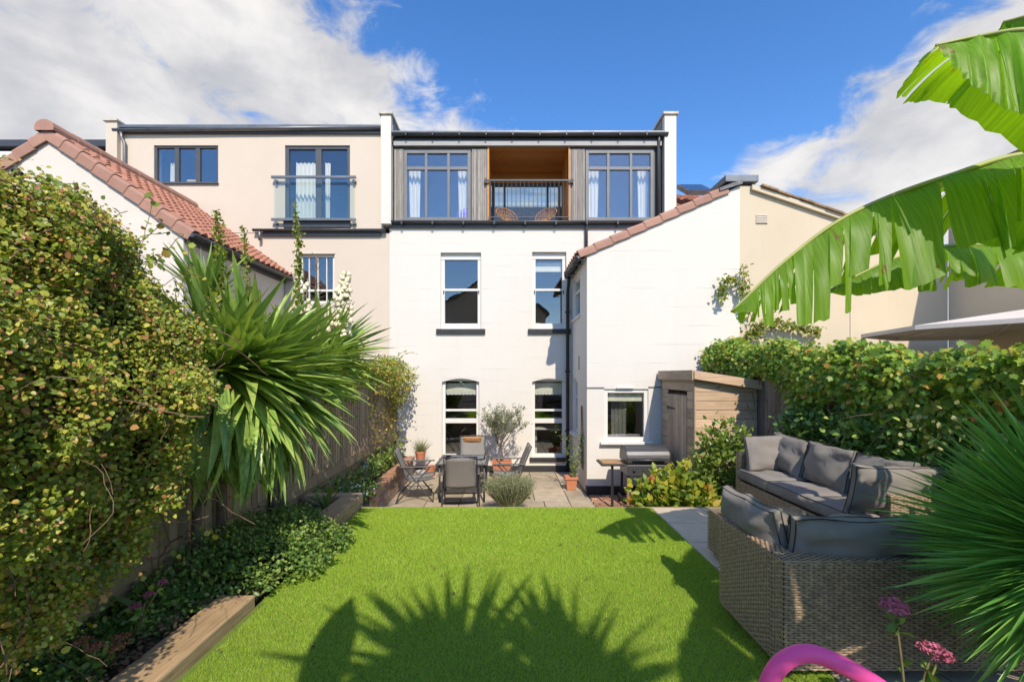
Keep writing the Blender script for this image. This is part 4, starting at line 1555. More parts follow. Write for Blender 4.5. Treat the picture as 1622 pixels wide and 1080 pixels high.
# front boards, horizontal, each one cut to the roof slope
bh = .145
n = int((zt - SB) / bh) + 1
for i in range(n):
    z0 = SB + i * bh
    z1 = z0 + bh - .006
    sl = (zt - zr) / (SX1 - SX0)
    xr = SX1
    def ztop(x):
        return zt - sl * (x - SX0)
    if z0 > ztop(SX0) - .02:
        break
    pts = [(SX0 + .012, z0)]
    if z0 < ztop(SX1):
        pts.append((SX1, z0))
    else:
        pts.append((SX0 + (zt - z0) / sl, z0))
    if z1 < ztop(SX1):
        pts += [(SX1, z1), (SX0 + .012, z1)]
    elif z1 < ztop(SX0):
        if z0 < ztop(SX1):
            pts.append((SX1, ztop(SX1)))
        pts += [(SX0 + (zt - z1) / sl, z1), (SX0 + .012, z1)]
    else:
        if z0 < ztop(SX1):
            pts.append((SX1, ztop(SX1)))
        pts.append((SX0 + .012, ztop(SX0 + .012)))
    MB().prism(pts, 'y', SY0 - .004 + random.uniform(0, .006), SY0 + .024).build('board', shed_m, shed, bevel=.003)
MB().box(SX0 - .012, SX0 + .012, SY0 - .012, SY0 + .06, SB, zt).build('corner_trim', shed_v, shed)
# left side: boards at either side of the door, door of upright boards, hinges
dy0, dy1, dzt = SY0 + .30, SY1 - .32, 1.30
for i in range(n):
    z0 = SB + i * bh
    z1 = min(z0 + bh - .006, zt)
    if z0 > zt - .03:
        break
    if z0 > dzt:
        MB().box(SX0 - .01, SX0 + .014, SY0 + .062, SY1, z0, z1).build('board', shed_y, shed, bevel=.003)
    else:
        MB().box(SX0 - .01, SX0 + .014, SY0 + .062, dy0 - .01, z0, z1).build('board', shed_y, shed, bevel=.003)
        MB().box(SX0 - .01, SX0 + .014, dy1 + .01, SY1, z0, z1).build('board', shed_y, shed, bevel=.003)
door = MB().box(SX0 + .0, SX0 + .02, dy0, dy1, SB + .03, dzt - .01).build('door', shed_v, shed)
nbd = 7
for i in range(nbd):
    w_ = (dy1 - dy0) / nbd
    MB().box(SX0 - .016, SX0 - .001, dy0 + i * w_ + .004, dy0 + (i + 1) * w_ - .004, SB + .04, dzt - .012).build('door_board', shed_v, door, bevel=.003)
for zz in (dzt - .28, SB + .55):
    MB().prism([(dy1 + .02, zz), (dy1 + .02, zz + .06), (dy1 - .36, zz + .04), (dy1 - .36, zz + .02)], 'x', SX0 - .024, SX0 - .017).build('hinge', black_paint, door)
# roof with deep fascia boards
rp = lambda x: zt + .02 - sl * (x - SX0)
rf = MB().prism([(SX0 - .06, rp(SX0 - .06)), (SX1 + .10, rp(SX1 + .10)), (SX1 + .10, rp(SX1 + .10) + .03), (SX0 - .06, rp(SX0 - .06) + .03)], 'y', SY0 - .10, SY1 + .01).build('roof', black_paint, shed)
MB().prism([(SX0 - .06, rp(SX0 - .06) - .08), (SX1 + .10, rp(SX1 + .10) - .08), (SX1 + .10, rp(SX1 + .10) + .055), (SX0 - .06, rp(SX0 - .06) + .055)], 'y', SY0 - .125, SY0 - .102).build('fascia_board', shed_m, shed, bevel=.004)
MB().prism([(SY0 - .10, rp(SX0 - .06) - .10), (SY1, rp(SX0 - .06) - .10), (SY1, rp(SX0 - .06) + .06), (SY0 - .10, rp(SX0 - .06) + .06)], 'x', SX0 - .085, SX0 - .062).build('fascia_board', shed_y, shed, bevel=.004)

# ------------------------------------------------------------------ garden furniture on the patio
def garden_chair(label, x, y, rz, headrest=False):
    t = thing('garden_chair', label, 'chair', (0, 0, 0), 'folding chairs round the patio table')
    W = .27
    back = [(0, -.20, .40), (0, -.28, .62), (0, -.41, .93)]
    seat = [(0, .25, .43), (0, 0, .395), (0, -.20, .40)]
    for nm, pts in (('seat', seat), ('backrest', back)):
        P = spline(pts, 6)
        vs, fs = [], []
        for p in P:
            for k in range(7):
                s = k / 6
                sag = -.018 * math.sin(math.pi * s)
                d = Vector((0, 0, sag)) if nm == 'seat' else Vector((0, sag, sag * .4))
                vs.append(Vector((-W + .02 + (2 * W - .04) * s, p.y, p.z)) + d)
        fs = [(i * 7 + k, i * 7 + k + 1, (i + 1) * 7 + k + 1, (i + 1) * 7 + k) for i in range(len(P) - 1) for k in range(6)]
        o = MB().add(vs, fs).build(nm, sling_m, t, smooth=True)
        sd = o.modifiers.new('thick', 'SOLIDIFY'); sd.thickness = .006
    for s in (-1, 1):
        x_ = s * W
        MB().tube(spline([(x_, -.43, .95), (x_, -.30, .64), (x_, -.20, .41), (x_, .02, .385), (x_, .26, .425), (x_, .28, .41)], 5), .0125, 8).build('side_rail', chair_tube, t, smooth=True)
        MB().tube([(x_ + s * .018, .27, 0), (x_ + s * .018, .24, .03), (x_ + s * .018, -.24, .63)], .0125, 8).build('leg', chair_tube, t, smooth=True)
        MB().tube([(x_ + s * .04, -.40, 0), (x_ + s * .04, -.36, .04), (x_ + s * .04, .20, .63)], .0125, 8).build('leg', chair_tube, t, smooth=True)
        MB().box(x_ + s * .03 - .026, x_ + s * .03 + .026, -.32, .28, .632, .655).build('armrest', chair_tube, t, bevel=.009)
    MB().tube([(-W, -.43, .95), (W, -.43, .95)], .0125, 8).build('top_rail', chair_tube, t, smooth=True)
    MB().tube([(-W - .018, .26, .015), (W + .018, .26, .015)], .011, 8).build('cross_bar', chair_tube, t, smooth=True)
    MB().tube([(-W - .04, -.39, .015), (W + .04, -.39, .015)], .011, 8).build('cross_bar', chair_tube, t, smooth=True)
    MB().tube([(-W, -.02, .25), (W, -.02, .25)], .009, 8).build('cross_bar', chair_tube, t, smooth=True)
    if headrest:
        rot = Matrix.Rotation(R(68), 3, 'X')
        mb, _, _ = pillow((0, -.355, .88), (.40, .13, .06), rot, 5, .6, 8, .004)
        mb.build('head_pad', wicker_m, t, smooth=True)
    t.location = (x, y, PATIO)
    t.rotation_euler = (0, 0, rz)
    return t


garden_chair('grey folding garden chair with its back to the lawn, nearest of the four', -.78, 7.86, R(4))
garden_chair('grey folding garden chair at the left side of the patio table', -1.62, 8.46, R(-82))
garden_chair('grey folding garden chair at the right side of the patio table beside the olive', .02, 8.70, R(94))
garden_chair('grey folding garden chair with tan head pad between table and house', -.72, 9.62, R(183), True)

tb = thing('patio_table', 'square dark framed garden table with glass top on the patio', 'table', (-.80, 8.62, PATIO))
tz = PATIO + .70
TXa, TXb, TYa, TYb = -1.27, -.33, 8.12, 9.10
for q in ((TXa, TXb, TYa, TYa + .05), (TXa, TXb, TYb - .05, TYb), (TXa, TXa + .05, TYa + .052, TYb - .052), (TXb - .05, TXb, TYa + .052, TYb - .052)):
    MB().box(*q, tz - .03, tz).build('rim', chair_tube, tb, bevel=.008)
MB().box(TXa + .052, TXb - .052, TYa + .052, TYb - .052, tz - .012, tz - .004).build('glass_top', glass('smoked_glass', (.25, .27, .27), .12), tb)
for (x, y) in ((TXa + .07, TYa + .07), (TXb - .07, TYa + .07), (TXa + .07, TYb - .07), (TXb - .07, TYb - .07)):
    MB().tube([(x, y, tz - .03), (x * 1.0, y, PATIO)], .018, 10).build('leg', chair_tube, tb, smooth=True)
# folded cloth on the table
cl = MB()
vs, fs = [], []
for j in range(7):
    for i in range(15):
        x, y = -1.08 + i * .046, 8.62 + j * .055
        vs.append((x, y, tz + .012 + .008 * noise.noise(Vector((x * 9, y * 9, 0)))))
fs = [(j * 15 + i, j * 15 + i + 1, (j + 1) * 15 + i + 1, (j + 1) * 15 + i) for j in range(6) for i in range(14)]
o = cl.add(vs, fs).build('table_runner', plain('patterned_cloth', (.30, .31, .33), (.04, .045, .05), rough=.9, nscale=26), None, smooth=True)
sd = o.modifiers.new('thick', 'SOLIDIFY'); sd.thickness = .008
tag(o, 'dark patterned cloth lying on the patio table', 'cloth')


# ------------------------------------------------------------------ barbecue
bq = thing('gas_barbecue', 'steel gas barbecue with closed hood and side shelves by the wing window', 'barbecue', (2.2, 8.05, PATIO))
bxa, bxb, bya, byb = px_x(988, 8.0), px_x(1056, 8.0), 7.80, 8.30
hz0, hz1 = PATIO + .78, PATIO + 1.02
sec = [(bya, hz0), (byb, hz0), (byb, hz0 + .10)] + [((bya + byb) / 2 + .25 * math.cos(a), hz0 + .08 + .19 * math.sin(a)) for a in [math.pi * i / 10 for i in range(1, 10)]] + [(bya, hz0 + .09)]
hood = MB().prism(sec, 'x', bxa + .012, bxb - .012).build('hood', steel_m, bq, bevel=.004)
for q in (bxa, bxb - .011):
    MB().prism([(a, b) for a, b in sec], 'x', q, q + .011).build('hood_end', bbq_black, hood)
MB().tube([(bxa + .1, bya - .045, hz0 + .06), (bxb - .1, bya - .045, hz0 + .06)], .013, 8).build('hood_handle', steel_m, hood, smooth=True)
MB().box(bxa + .005, bxb - .005, bya - .004, byb, PATIO + .56, hz0 - .025).build('firebox', bbq_black, bq, bevel=.01)
MB().box(bxa, bxb, bya - .03, bya - .006, PATIO + .57, hz0 - .03).build('control_panel', steel_m, bq, bevel=.006)
for i in range(4):
    c = Vector((bxa + .12 + i * .17, bya - .03, PATIO + .66))
    MB().tube([c, c + Vector((0, -.03, 0))], .022, 12).build('knob', bbq_black, bq, smooth=True)
sh = MB().box(bxa - .43, bxa - .02, bya + .01, byb - .02, hz0 - .055, hz0 - .02).build('side_shelf', bbq_black, bq, bevel=.006)
MB().box(bxa - .40, bxa - .06, bya + .04, byb - .06, hz0 - .018, hz0 - .008).build('shelf_board', bbq_wood, sh, bevel=.003)
sh = MB().box(bxb + .02, bxb + .36, bya + .01, byb - .02, hz0 - .055, hz0 - .02).build('side_shelf', steel_m, bq, bevel=.006)
for x in (bxa + .01, bxb - .05):
    for y in (bya + .02, byb - .06):
        MB().box(x, x + .04, y, y + .04, PATIO, PATIO + .56).build('leg', bbq_wood if y < 8 else bbq_black, bq, bevel=.003)
MB().box(bxa - .25, bxa - .21, bya + .06, bya + .10, PATIO, hz0 - .055).build('leg', bbq_black, bq, bevel=.003)
MB().box(bxa + .06, bxb - .06, bya + .03, byb - .03, PATIO + .18, PATIO + .20).build('bottom_shelf', bbq_black, bq)
for x in (bxa - .03, bxb + .005):
    MB().tube([(x, byb - .04, PATIO + .08), (x + .03, byb - .04, PATIO + .08)], .08, 16).build('wheel', bbq_black, bq, smooth=True)

# ------------------------------------------------------------------ pots
def square_pot(name, c, w, h, label):
    t = thing(name, label, 'pot', c)
    x, y, z = c
    a, b = w * .40, w * .5
    vs = []
    for (r_, zz) in ((a, 0), (b, h * .80), (b + .02, h * .80), (b + .02, h), (b - .02, h), (b - .03, h * .85)):
        vs += [(x - r_, y - r_, z + zz), (x + r_, y - r_, z + zz), (x + r_, y + r_, z + zz), (x - r_, y + r_, z + zz)]
    fs = [(0, 1, 2, 3)]
    for k in range(5):
        for i in range(4):
            fs.append((k * 4 + i, k * 4 + (i + 1) % 4, (k + 1) * 4 + (i + 1) % 4, (k + 1) * 4 + i))
    MB().add(vs, fs).build('pot_body', terracotta, t, bevel=.006)
    MB().box(x - b + .03, x + b - .03, y - b + .03, y + b - .03, z + h * .7, z + h * .84).build('soil', soil_m, t)
    return t


def round_pot(c, r_, h, label, m=None):
    o = MB().lathe([(.001, 0), (r_ * .68, 0), (r_ * .92, h * .78), (r_, h * .78), (r_, h), (r_ * .88, h), (r_ * .82, h * .82), (.001, h * .8)], (0, 0, 0), 20).build('flower_pot', m or terracotta, None, smooth=False)
    o.location = c
    tag(o, label, 'pot')
    return o


OL = (-.10, 10.15, PATIO)
square_pot('planter_pot', OL, .40, .40, 'large square terracotta pot holding the olive tree')
SP = (1.30, 9.15, PATIO)
square_pot('flower_pot', SP, .22, .26, 'small square terracotta pot at the foot of the downpipe')
round_pot((-1.95, 10.35, PATIO + .34), .12, .22, 'round terracotta pot at the far end of the brick planter')
round_pot((-1.72, 10.30, PATIO), .13, .24, 'round terracotta pot on the patio behind the left chair')
round_pot((-1.86, 9.95, PATIO), .12, .20, 'grey pot behind the left garden chair', plain('grey_pot', (.45, .43, .40), rough=.8))

# solar light on a stick
so = thing('solar_stake_light', 'glass stake light in the left bed beside the brick planter', 'light', (px_x(577, 6.6), 6.6, -.2))
x, y = px_x(577, 6.6), 6.6
MB().tube([(x, y, -.25), (x, y, .22)], .007, 8).build('stake', steel_m, so)
MB().lathe([(.012, 0), (.05, .05), (.058, .10), (.05, .13)], (x, y, .22), 14).build('lantern', clear_glass, so, smooth=True)
MB().lathe([(.06, .13), (.06, .15), (.001, .165)], (x, y, .22), 14).build('cap', steel_m, so, smooth=True)

# ------------------------------------------------------------------ parasol beyond the right fence
pa = thing('garden_parasol', 'pale pink parasol open beyond the right fence', 'parasol', (6.9, 6.4, PATIO))
c = Vector((7.55, 6.6, 2.60))
vs = [c]
N = 8
ring = []
for i in range(N):
    a = 2 * math.pi * i / N + .15
    ring.append(c + Vector((1.9 * math.cos(a), 1.9 * math.sin(a), -.27)))
vs = [c] + ring + [p + Vector((0, 0, -.06)) for p in ring]
fs = [(0, 1 + i, 1 + (i + 1) % N) for i in range(N)] + [(1 + i, 1 + N + i, 1 + N + (i + 1) % N, 1 + (i + 1) % N) for i in range(N)]
MB().add(vs, fs).build('canopy', parasol_m, pa)
for i in range(N):
    MB().tube([c + Vector((0, 0, -.04)), ring[i] + Vector((0, 0, -.03))], .01, 6).build('rib', white_paint, pa)
MB().tube([c, (c.x, c.y, PATIO - .05)], .024, 10).build('pole', white_paint, pa, smooth=True)

# ------------------------------------------------------------------ rattan sofas
def weave(parent, o, u, v, n, W, H, row=.0105, stake=.027, name='weave', amp=.004):
    """woven strands: rows run along u, climb along v, bulge along n over upright stakes"""
    o, u, v, n = Vector(o), Vector(u), Vector(v), Vector(n)
    rows = max(2, int(H / row))
    cols = max(2, int(W / stake))
    ss = np.linspace(0, cols, cols * 2 + 1)
    vs, fs = [], []
    O, Uv, Vv, Nv = (np.array(q) for q in (o, u, v, n))
    h = H / rows
    K = len(ss)
    out = []
    for r_ in range(rows):
        ph = (r_ // 1) % 2
        d = amp * np.cos(np.pi * (ss + ph))
        for (vv, dd) in ((.04, -.002), (.5, .0018), (.96, -.002)):
            P = O + np.outer(ss * W / cols, Uv) + Vv * ((r_ + vv) * h) + np.outer(d + dd + .003, Nv)
            out.append(P)
    V = np.concatenate(out)
    for r_ in range(rows):
        b = r_ * 3 * K
        for q in (0, 1):
            for i in range(K - 1):
                a = b + q * K + i
                fs.append((a, a + 1, a + 1 + K, a + K))
    mb = MB()
    mb.v = [tuple(p) for p in V]
    mb.f = fs
    return mb.build(name, rattan_m, parent, smooth=True)


def rattan_panel(parent, x0, x1, y0, y1, z0, z1, faces='-x-y+z', name='rattan_panel', row=.0135):
    core = MB().box(x0, x1, y0, y1, z0, z1).build(name, rattan_back, parent, bevel=.02)
    Z = (0, 0, 1)
    if '-x' in faces:
        weave(core, (x0, y1, z0), (0, -1, 0), Z, (-1, 0, 0), y1 - y0, z1 - z0, row)
    if '+x' in faces:
        weave(core, (x1, y0, z0), (0, 1, 0), Z, (1, 0, 0), y1 - y0, z1 - z0, row)
    if '-y' in faces:
        weave(core, (x0, y0, z0), (1, 0, 0), Z, (0, -1, 0), x1 - x0, z1 - z0, row)
    if '+z' in faces:
        if x1 - x0 > y1 - y0:
            weave(core, (x0, y0, z1), (1, 0, 0), (0, 1, 0), Z, x1 - x0, y1 - y0, row)
        else:
            weave(core, (x0, y0, z1), (0, 1, 0), (1, 0, 0), Z, y1 - y0, x1 - x0, row)
    return core


I3 = Matrix.Identity(3)


def basis(a, b, c):
    return Matrix((Vector(a), Vector(b), Vector(c))).transposed()


# near sofa, seen from behind: corner unit at its left, back along the near side
sa = thing('near_rattan_sofa', 'brown rattan corner sofa seen from behind in the foreground', 'sofa', (2.2, 2.8, 0))
NX0, NX1_, NY0, NY1 = 1.50, 3.02, 2.46, 3.20
rattan_panel(sa, NX0, NX1_, NY0, NY0 + .11, .05, .645, '-y-x+z', 'back_panel')
rattan_panel(sa, NX0 + .001, NX0 + .11, NY0 + .112, NY1, .05, .645, '-x+z', 'side_panel')
rattan_panel(sa, NX0 + .112, NX1_, NY0 + .112, NY1, .05, .29, '', 'base')
for i in range(2):
    cushion(sa, 'seat_cushion', (NX0 + .47 + i * .71, NY0 + .43, .365), (.70, .62, .15), I3, 11 + i, .3)
# back cushions rise above the rattan
tl = R(14)
cushion(sa, 'back_cushion', (NX0 + .125, NY0 + .52, .68), (.64, .34, .22), basis((0, 1, 0), (-math.sin(tl), 0, math.cos(tl)), (math.cos(tl), 0, math.sin(tl))), 3, .8, .03)
for i in range(2):
    cushion(sa, 'back_cushion', (NX0 + .51 + .77 * i, NY0 + .15, .675 - .015 * i), (.78, .34, .24), basis((1, 0, 0), (0, -math.sin(tl), math.cos(tl)), (0, math.cos(tl), math.sin(tl))), 6 + i, .8, .034)
for (x, y) in ((NX0 + .04, NY0 + .04), (NX1_ - .06, NY0 + .04), (NX0 + .04, NY1 - .06), (NX1_ - .06, NY1 - .06)):
    MB().box(x, x + .03, y, y + .03, 0, .05).build('foot', piping_m, sa)

# far sofa along the right fence, facing the lawn
sb_ = thing('far_rattan_sofa', 'long brown rattan sofa with dark grey cushions along the right fence', 'sofa', (3.3, 4.7, 0))
FX0, FX1, FY0, FY1 = 2.97, 3.70, 3.78, 5.88
rattan_panel(sb_, FX0, FX1 - .112, FY0 + .112, FY1 - .112, .05, .30, '-x', 'base')
rattan_panel(sb_, FX1 - .11, FX1, FY0 + .112, FY1 - .112, .05, .645, '-x+z', 'back_panel')
rattan_panel(sb_, FX0 - .0, FX1, FY1 - .11, FY1, .05, .645, '-x-y+z', 'side_panel')
rattan_panel(sb_, FX0 + .22, FX1, FY0, FY0 + .11, .05, .645, '-x-y+z', 'side_panel')
seg = (FY1 - FY0 - .12) / 3
for i in range(3):
    cushion(sb_, 'seat_cushion', (FX0 + .30, FY0 + .06 + seg * (i + .5), .385), (.63, seg - .006, .17), I3, 20 + i, .36, .014)
cushion(sb_, 'back_cushion', (FX0 + .33, FY1 - .20, .665), (.62, .44, .22), basis((1, 0, 0), (0, math.sin(tl), math.cos(tl)), (0, -math.cos(tl), math.sin(tl))), 30, .75, .026)
for i in range(3):
    tw = R(-8 + 7 * i)
    ca, sa_ = math.cos(tw), math.sin(tw)
    cushion(sb_, 'back_cushion', (FX1 - .21 - .02 * i, FY0 + .22 + seg * (i + .36), .675 - .01 * (2 - i)), (seg - .0, .45, .23),
            basis((0, 1, 0), (math.sin(tl), 0, math.cos(tl)), (math.cos(tl), 0, -math.sin(tl))) @ Matrix.Rotation(R(-3 + 3 * i), 3, 'Z'), 40 + i, .75, .03)
cushion(sb_, 'back_cushion', (FX0 + .36, FY0 + .14, .655), (.74, .44, .22), basis((1, 0, 0), (0, -math.sin(tl), math.cos(tl)), (0, math.cos(tl), math.sin(tl))), 50, .75, .028)
for (x, y) in ((FX0 + .04, FY0 + .16), (FX1 - .06, FY0 + .04), (FX0 + .04, FY1 - .06), (FX1 - .06, FY1 - .06)):
    MB().box(x, x + .03, y, y + .03, 0, .05).build('foot', piping_m, sb_)

# low rattan table with glass top between the sofas
ct = thing('rattan_coffee_table', 'low rattan table with glass top between the two sofas', 'table', (2.3, 3.8, 0))
CX0, CX1, CY0, CY1 = 1.87, 2.68, 3.50, 4.22
rattan_panel(ct, CX0, CX1, CY0, CY1, .04, .40, '-x-y+z', 'base')
MB().box(CX0 - .01, CX1 + .01, CY0 - .01, CY1 + .01, .412, .419).build('glass_top', glass('table_glass', (.7, .76, .72), .15), ct, bevel=.002)
for (x, y) in ((CX0 + .04, CY0 + .04), (CX1 - .06, CY0 + .04), (CX0 + .04, CY1 - .06), (CX1 - .06, CY1 - .06)):
    MB().box(x, x + .03, y, y + .03, 0, .04).build('foot', piping_m, ct)

# pink foam noodle bent into an arch
pn = spline([(.86, 1.62, .0), (.885, 1.60, .35), (.92, 1.58, .60), (1.02, 1.56, .695), (1.16, 1.54, .655), (1.30, 1.52, .56), (1.42, 1.50, .38), (1.48, 1.49, .02)], 8)
o = MB().tube(pn, .0295, 16).build('pool_noodle', pink_m, None, smooth=True, origin=(1.1, 1.55, 0))
tag(o, 'bright pink foam tube bent into an arch at the bottom edge', 'foam tube')

# ------------------------------------------------------------------ plants
random.seed(21)
G = lambda *a: a
hedge_m = foliage('climber_leaf', [(0, (0.103, 0.159, 0.023)), (.35, (0.205, 0.280, 0.033)), (.62, (0.354, 0.391, 0.056)), (.74, (0.503, 0.503, 0.075)), (.92, (0.447, 0.242, 0.084)), (1, (0.298, 0.122, 0.056))], rough=.42, trans=.30)
creeper_m = foliage('creeper_leaf', [(0, (0.094, 0.187, 0.026)), (.45, (0.189, 0.322, 0.038)), (.78, (0.339, 0.447, 0.050)), (.93, (0.490, 0.457, 0.068)), (1, (0.500, 0.166, 0.050))], rough=.45, trans=.35)
creeper_obj = foliage('creeper_leaf_large', [(0, (0.090, 0.179, 0.033)), (.6, (0.179, 0.276, 0.041)), (1, (0.309, 0.341, 0.057))], rough=.4, trans=.4, src='object')
shrub_m = foliage('glossy_shrub_leaf', [(0, (0.054, 0.122, 0.029)), (.5, (0.110, 0.220, 0.044)), (.85, (0.195, 0.318, 0.061)), (1, (0.366, 0.463, 0.098))], rough=.28, trans=.2, spec=.5)
ivy_m = foliage('ivy_leaf', [(0, (0.065, 0.130, 0.030)), (.5, (0.130, 0.228, 0.043)), (.9, (0.250, 0.346, 0.065)), (1, (0.367, 0.410, 0.108))], rough=.38, trans=.22)
yuc_m = foliage('yucca_blade', [(0, (0.097, 0.205, 0.049)), (.5, (0.166, 0.304, 0.058)), (.9, (0.265, 0.401, 0.078)), (1, (0.392, 0.451, 0.117))], rough=.32, trans=.18, src='object', grain=40, spec=.5, tip=.06)
yuc_dead = plain('dead_yucca_blade', (.30, .20, .10), (.2, .12, .06), rough=.8)
palm_m = foliage('palm_blade', [(0, (0.088, 0.249, 0.046)), (.6, (0.163, 0.365, 0.066)), (1, (0.291, 0.495, 0.088))], rough=.35, trans=.22, src='object', spec=.5)
ban_m = foliage('banana_leaf', [(0, (0.131, 0.263, 0.025)), (1, (0.189, 0.326, 0.032))], rough=.42, trans=.58, src='island', grain=130, gax='V', dry=.36, tint=(1.5, 1.45, .2), spec=.35)
rib_m = plain('banana_midrib', (.40, .42, .12), (.30, .34, .09), rough=.5, bstr=.1)
olive_m = foliage('olive_leaf', [(0, (0.098, 0.130, 0.058)), (.6, (0.169, 0.202, 0.098)), (1, (0.273, 0.293, 0.169))], rough=.5, trans=.15)
lav_m = foliage('lavender_stem', [(0, (0.143, 0.176, 0.078)), (.6, (0.247, 0.273, 0.143)), (1, (0.390, 0.377, 0.247))], rough=.7, trans=.15)
hyd_m = foliage('yellowing_leaf', [(0, (0.101, 0.187, 0.022)), (.4, (0.201, 0.287, 0.029)), (.72, (0.374, 0.402, 0.043)), (.9, (0.500, 0.416, 0.051)), (1, (0.431, 0.129, 0.043))], rough=.45, trans=.4)
yel_m = foliage('vine_leaf', [(0, (.10, .15, .015)), (.6, (.19, .24, .025)), (1, (.32, .32, .05))], rough=.45, trans=.4)
cream_fl = plain('cream_petal', (.78, .72, .52), (.68, .60, .38), rough=.6)
pink_fl = plain('dusky_pink_floret', (.50, .13, .20), (.36, .08, .13), rough=.7, nscale=40)
rust_fl = plain('rust_floret', (.34, .14, .075), (.24, .08, .04), rough=.8, nscale=40)
white_fl = plain('white_petal', (.80, .80, .76), rough=.6)
bright_m = foliage('bright_shrub_leaf', [(0, (.10, .17, .03)), (.6, (.17, .25, .04)), (1, (.28, .34, .07))], rough=.35, trans=.3)
litter_m = foliage('leaf_litter', [(0, (.10, .055, .03)), (.6, (.18, .10, .05)), (1, (.28, .19, .10))], rough=.8, trans=.1)


def wander(p, d, n, step, wob, rng=random, grav=0.0):
    p, d = Vector(p), Vector(d).normalized()
    out = [p.copy()]
    for _ in range(n):
        d = (d + Vector((rng.uniform(-1, 1), rng.uniform(-1, 1), rng.uniform(-1, 1))) * wob + Vector((0, 0, -grav))).normalized()
        p = p + d * step
        out.append(p.copy())
    return out


# ---- climber over the near left fence
top_y = [.8, 1.5, 1.9, 2.3, 2.6, 2.9, 3.15, 3.4, 3.6, 3.8]
top_z = [2.45, 2.50, 2.55, 2.60, 2.52, 2.33, 2.14, 1.98, 1.84, 1.70]


def hedge_pts(n):
    y = 1.35 + 2.45 * RNG.random(n) ** .9
    zt_ = np.interp(y, top_y, top_z)
    q = RNG.uniform(0, 1, n) ** .85
    zb = np.interp(y, [.8, 2.3, 2.8, 3.3, 3.8], [.15, .35, .62, .85, 1.05])
    z = zb + (zt_ - zb) * q
    h = (z - zb) / (zt_ - zb)
    bulge = (.18 + .55 * np.sin(np.clip(h, 0, 1) * np.pi * .92 + .1) ** .8) * np.interp(y, [.8, 2.5, 2.9, 3.2, 3.5, 3.8], [1.0, .95, .72, .48, .26, .15])
    nz = np.array([noise.noise(Vector((a * 2.2, b * 2.2, 3.0))) + .8 * noise.noise(Vector((a * 5.5, b * 5.5, 8.0))) for a, b in zip(y, z)])
    x = FX + bulge * (1 + .55 * nz)
    dep = RNG.exponential(.08, n)
    x = np.maximum(x - dep, FX - .06)
    back = RNG.random(n) < .10
    x = np.where(back, FX - RNG.uniform(0, .35, n), x)
    z = np.where(back, zt_ - RNG.uniform(0, .25, n), z)
    return np.stack([x, y, z], 1)


hd = thing('climbing_hedge', 'dense tangled climber with small yellow-green leaves over the left fence', 'hedge', (FX + .2, 2.4, 0))
cn = 15000
P = clumps(cn, 8, hedge_pts, .034)
leaves('foliage', P, rand_dirs(len(P), (.35, -.15, -.25), .9), rand_dirs(len(P), (.5, -.75, .8), .7), RNG.uniform(.0135, .027, len(P)) * np.where(RNG.random(len(P)) < .08, 1.5, 1), T_OVATE, hedge_m, hd, 1.35)
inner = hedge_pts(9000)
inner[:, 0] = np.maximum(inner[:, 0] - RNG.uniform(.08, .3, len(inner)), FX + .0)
leaves('inner_foliage', inner, rand_dirs(len(inner)), rand_dirs(len(inner)), RNG.uniform(.04, .07, len(inner)), T_ROUND, foliage('inner_leaf', [(0, (.03, .035, .01)), (.6, (.06, .06, .015)), (1, (.10, .06, .025))], trans=.1), hd)  # inner leaves coloured dark: shade of the hedge's gaps put into the colour
tw = MB()
pts = hedge_pts(260)
for p in pts:
    d = Vector((random.uniform(-.2, .5), random.uniform(-1, 1), random.uniform(-1, .6)))
    path = wander(p, d, random.randint(5, 12), .055, .32, grav=.06)
    if any(q.z > np.interp(q.y, top_y, top_z) + .04 or q.y < 1.5 for q in path):
        continue
    tw.tube(path, random.uniform(.0012, .003), 4, False)
for i in range(9):      # old stems at the foot of the fence
    yy = random.uniform(1.7, 3.3)
    path = wander((FX + random.uniform(.03, .15), yy, .05), (random.uniform(-.2, .1), random.uniform(-.5, .5), 1), 11, .08, .28)
    tw.tube(path, random.uniform(.004, .008), 6, False)
tw.build('stems', twig_m, hd, smooth=True)
# loose shoots arching from the top of the climber
sh_pts, sh_d = [], []
tw = MB()
for i in range(34):
    yy = random.uniform(2.5, 3.7)
    zt_ = float(np.interp(yy, top_y, top_z))
    path = wander((FX + random.uniform(.0, .45), yy, zt_ - .1), (random.uniform(-.1, .5), random.uniform(-.2, .7), random.uniform(.3, 1)), random.randint(5, 9), .05, .3, grav=.09)
    tw.tube(path, .0022, 4, False)
    for q in path[1:]:
        if random.random() < .8:
            sh_pts.append(q)
tw.build('shoots', twig_m, hd)
leaves('shoot_leaves', np.array([tuple(q) for q in sh_pts]), rand_dirs(len(sh_pts)), rand_dirs(len(sh_pts), (.2, -.4, .8)), RNG.uniform(.03, .055, len(sh_pts)), T_ROUND, hedge_m, hd)
# hanging strands over the boards at the bottom left
tw = MB(); hp = []
for i in range(46):
    yy = random.uniform(1.6, 3.2)
    path = wander((FX + random.uniform(.08, .38), yy, random.uniform(.7, 1.3)), (random.uniform(-.1, .3), random.uniform(-.5, .5), -1), random.randint(6, 13), .055, .3)
    tw.tube(path, random.uniform(.0018, .003), 4, False)
    hp += [q for q in path for _ in range(2) if random.random() < .62]
tw.build('hanging_stems', twig_m, hd)
hp = np.array([tuple(q) for q in hp]) + RNG.normal(size=(len(hp), 3)) * .018
leaves('hanging_leaves', hp, rand_dirs(len(hp)), rand_dirs(len(hp), (.4, -.5, .7)), RNG.uniform(.026, .05, len(hp)), T_ROUND, hedge_m, hd)

# ---- climber over the far end of the fence
fi = thing('fence_ivy', 'rounded green ivy bush over the far end of the left fence by the house', 'ivy', (FX + .1, 9.2, 0))


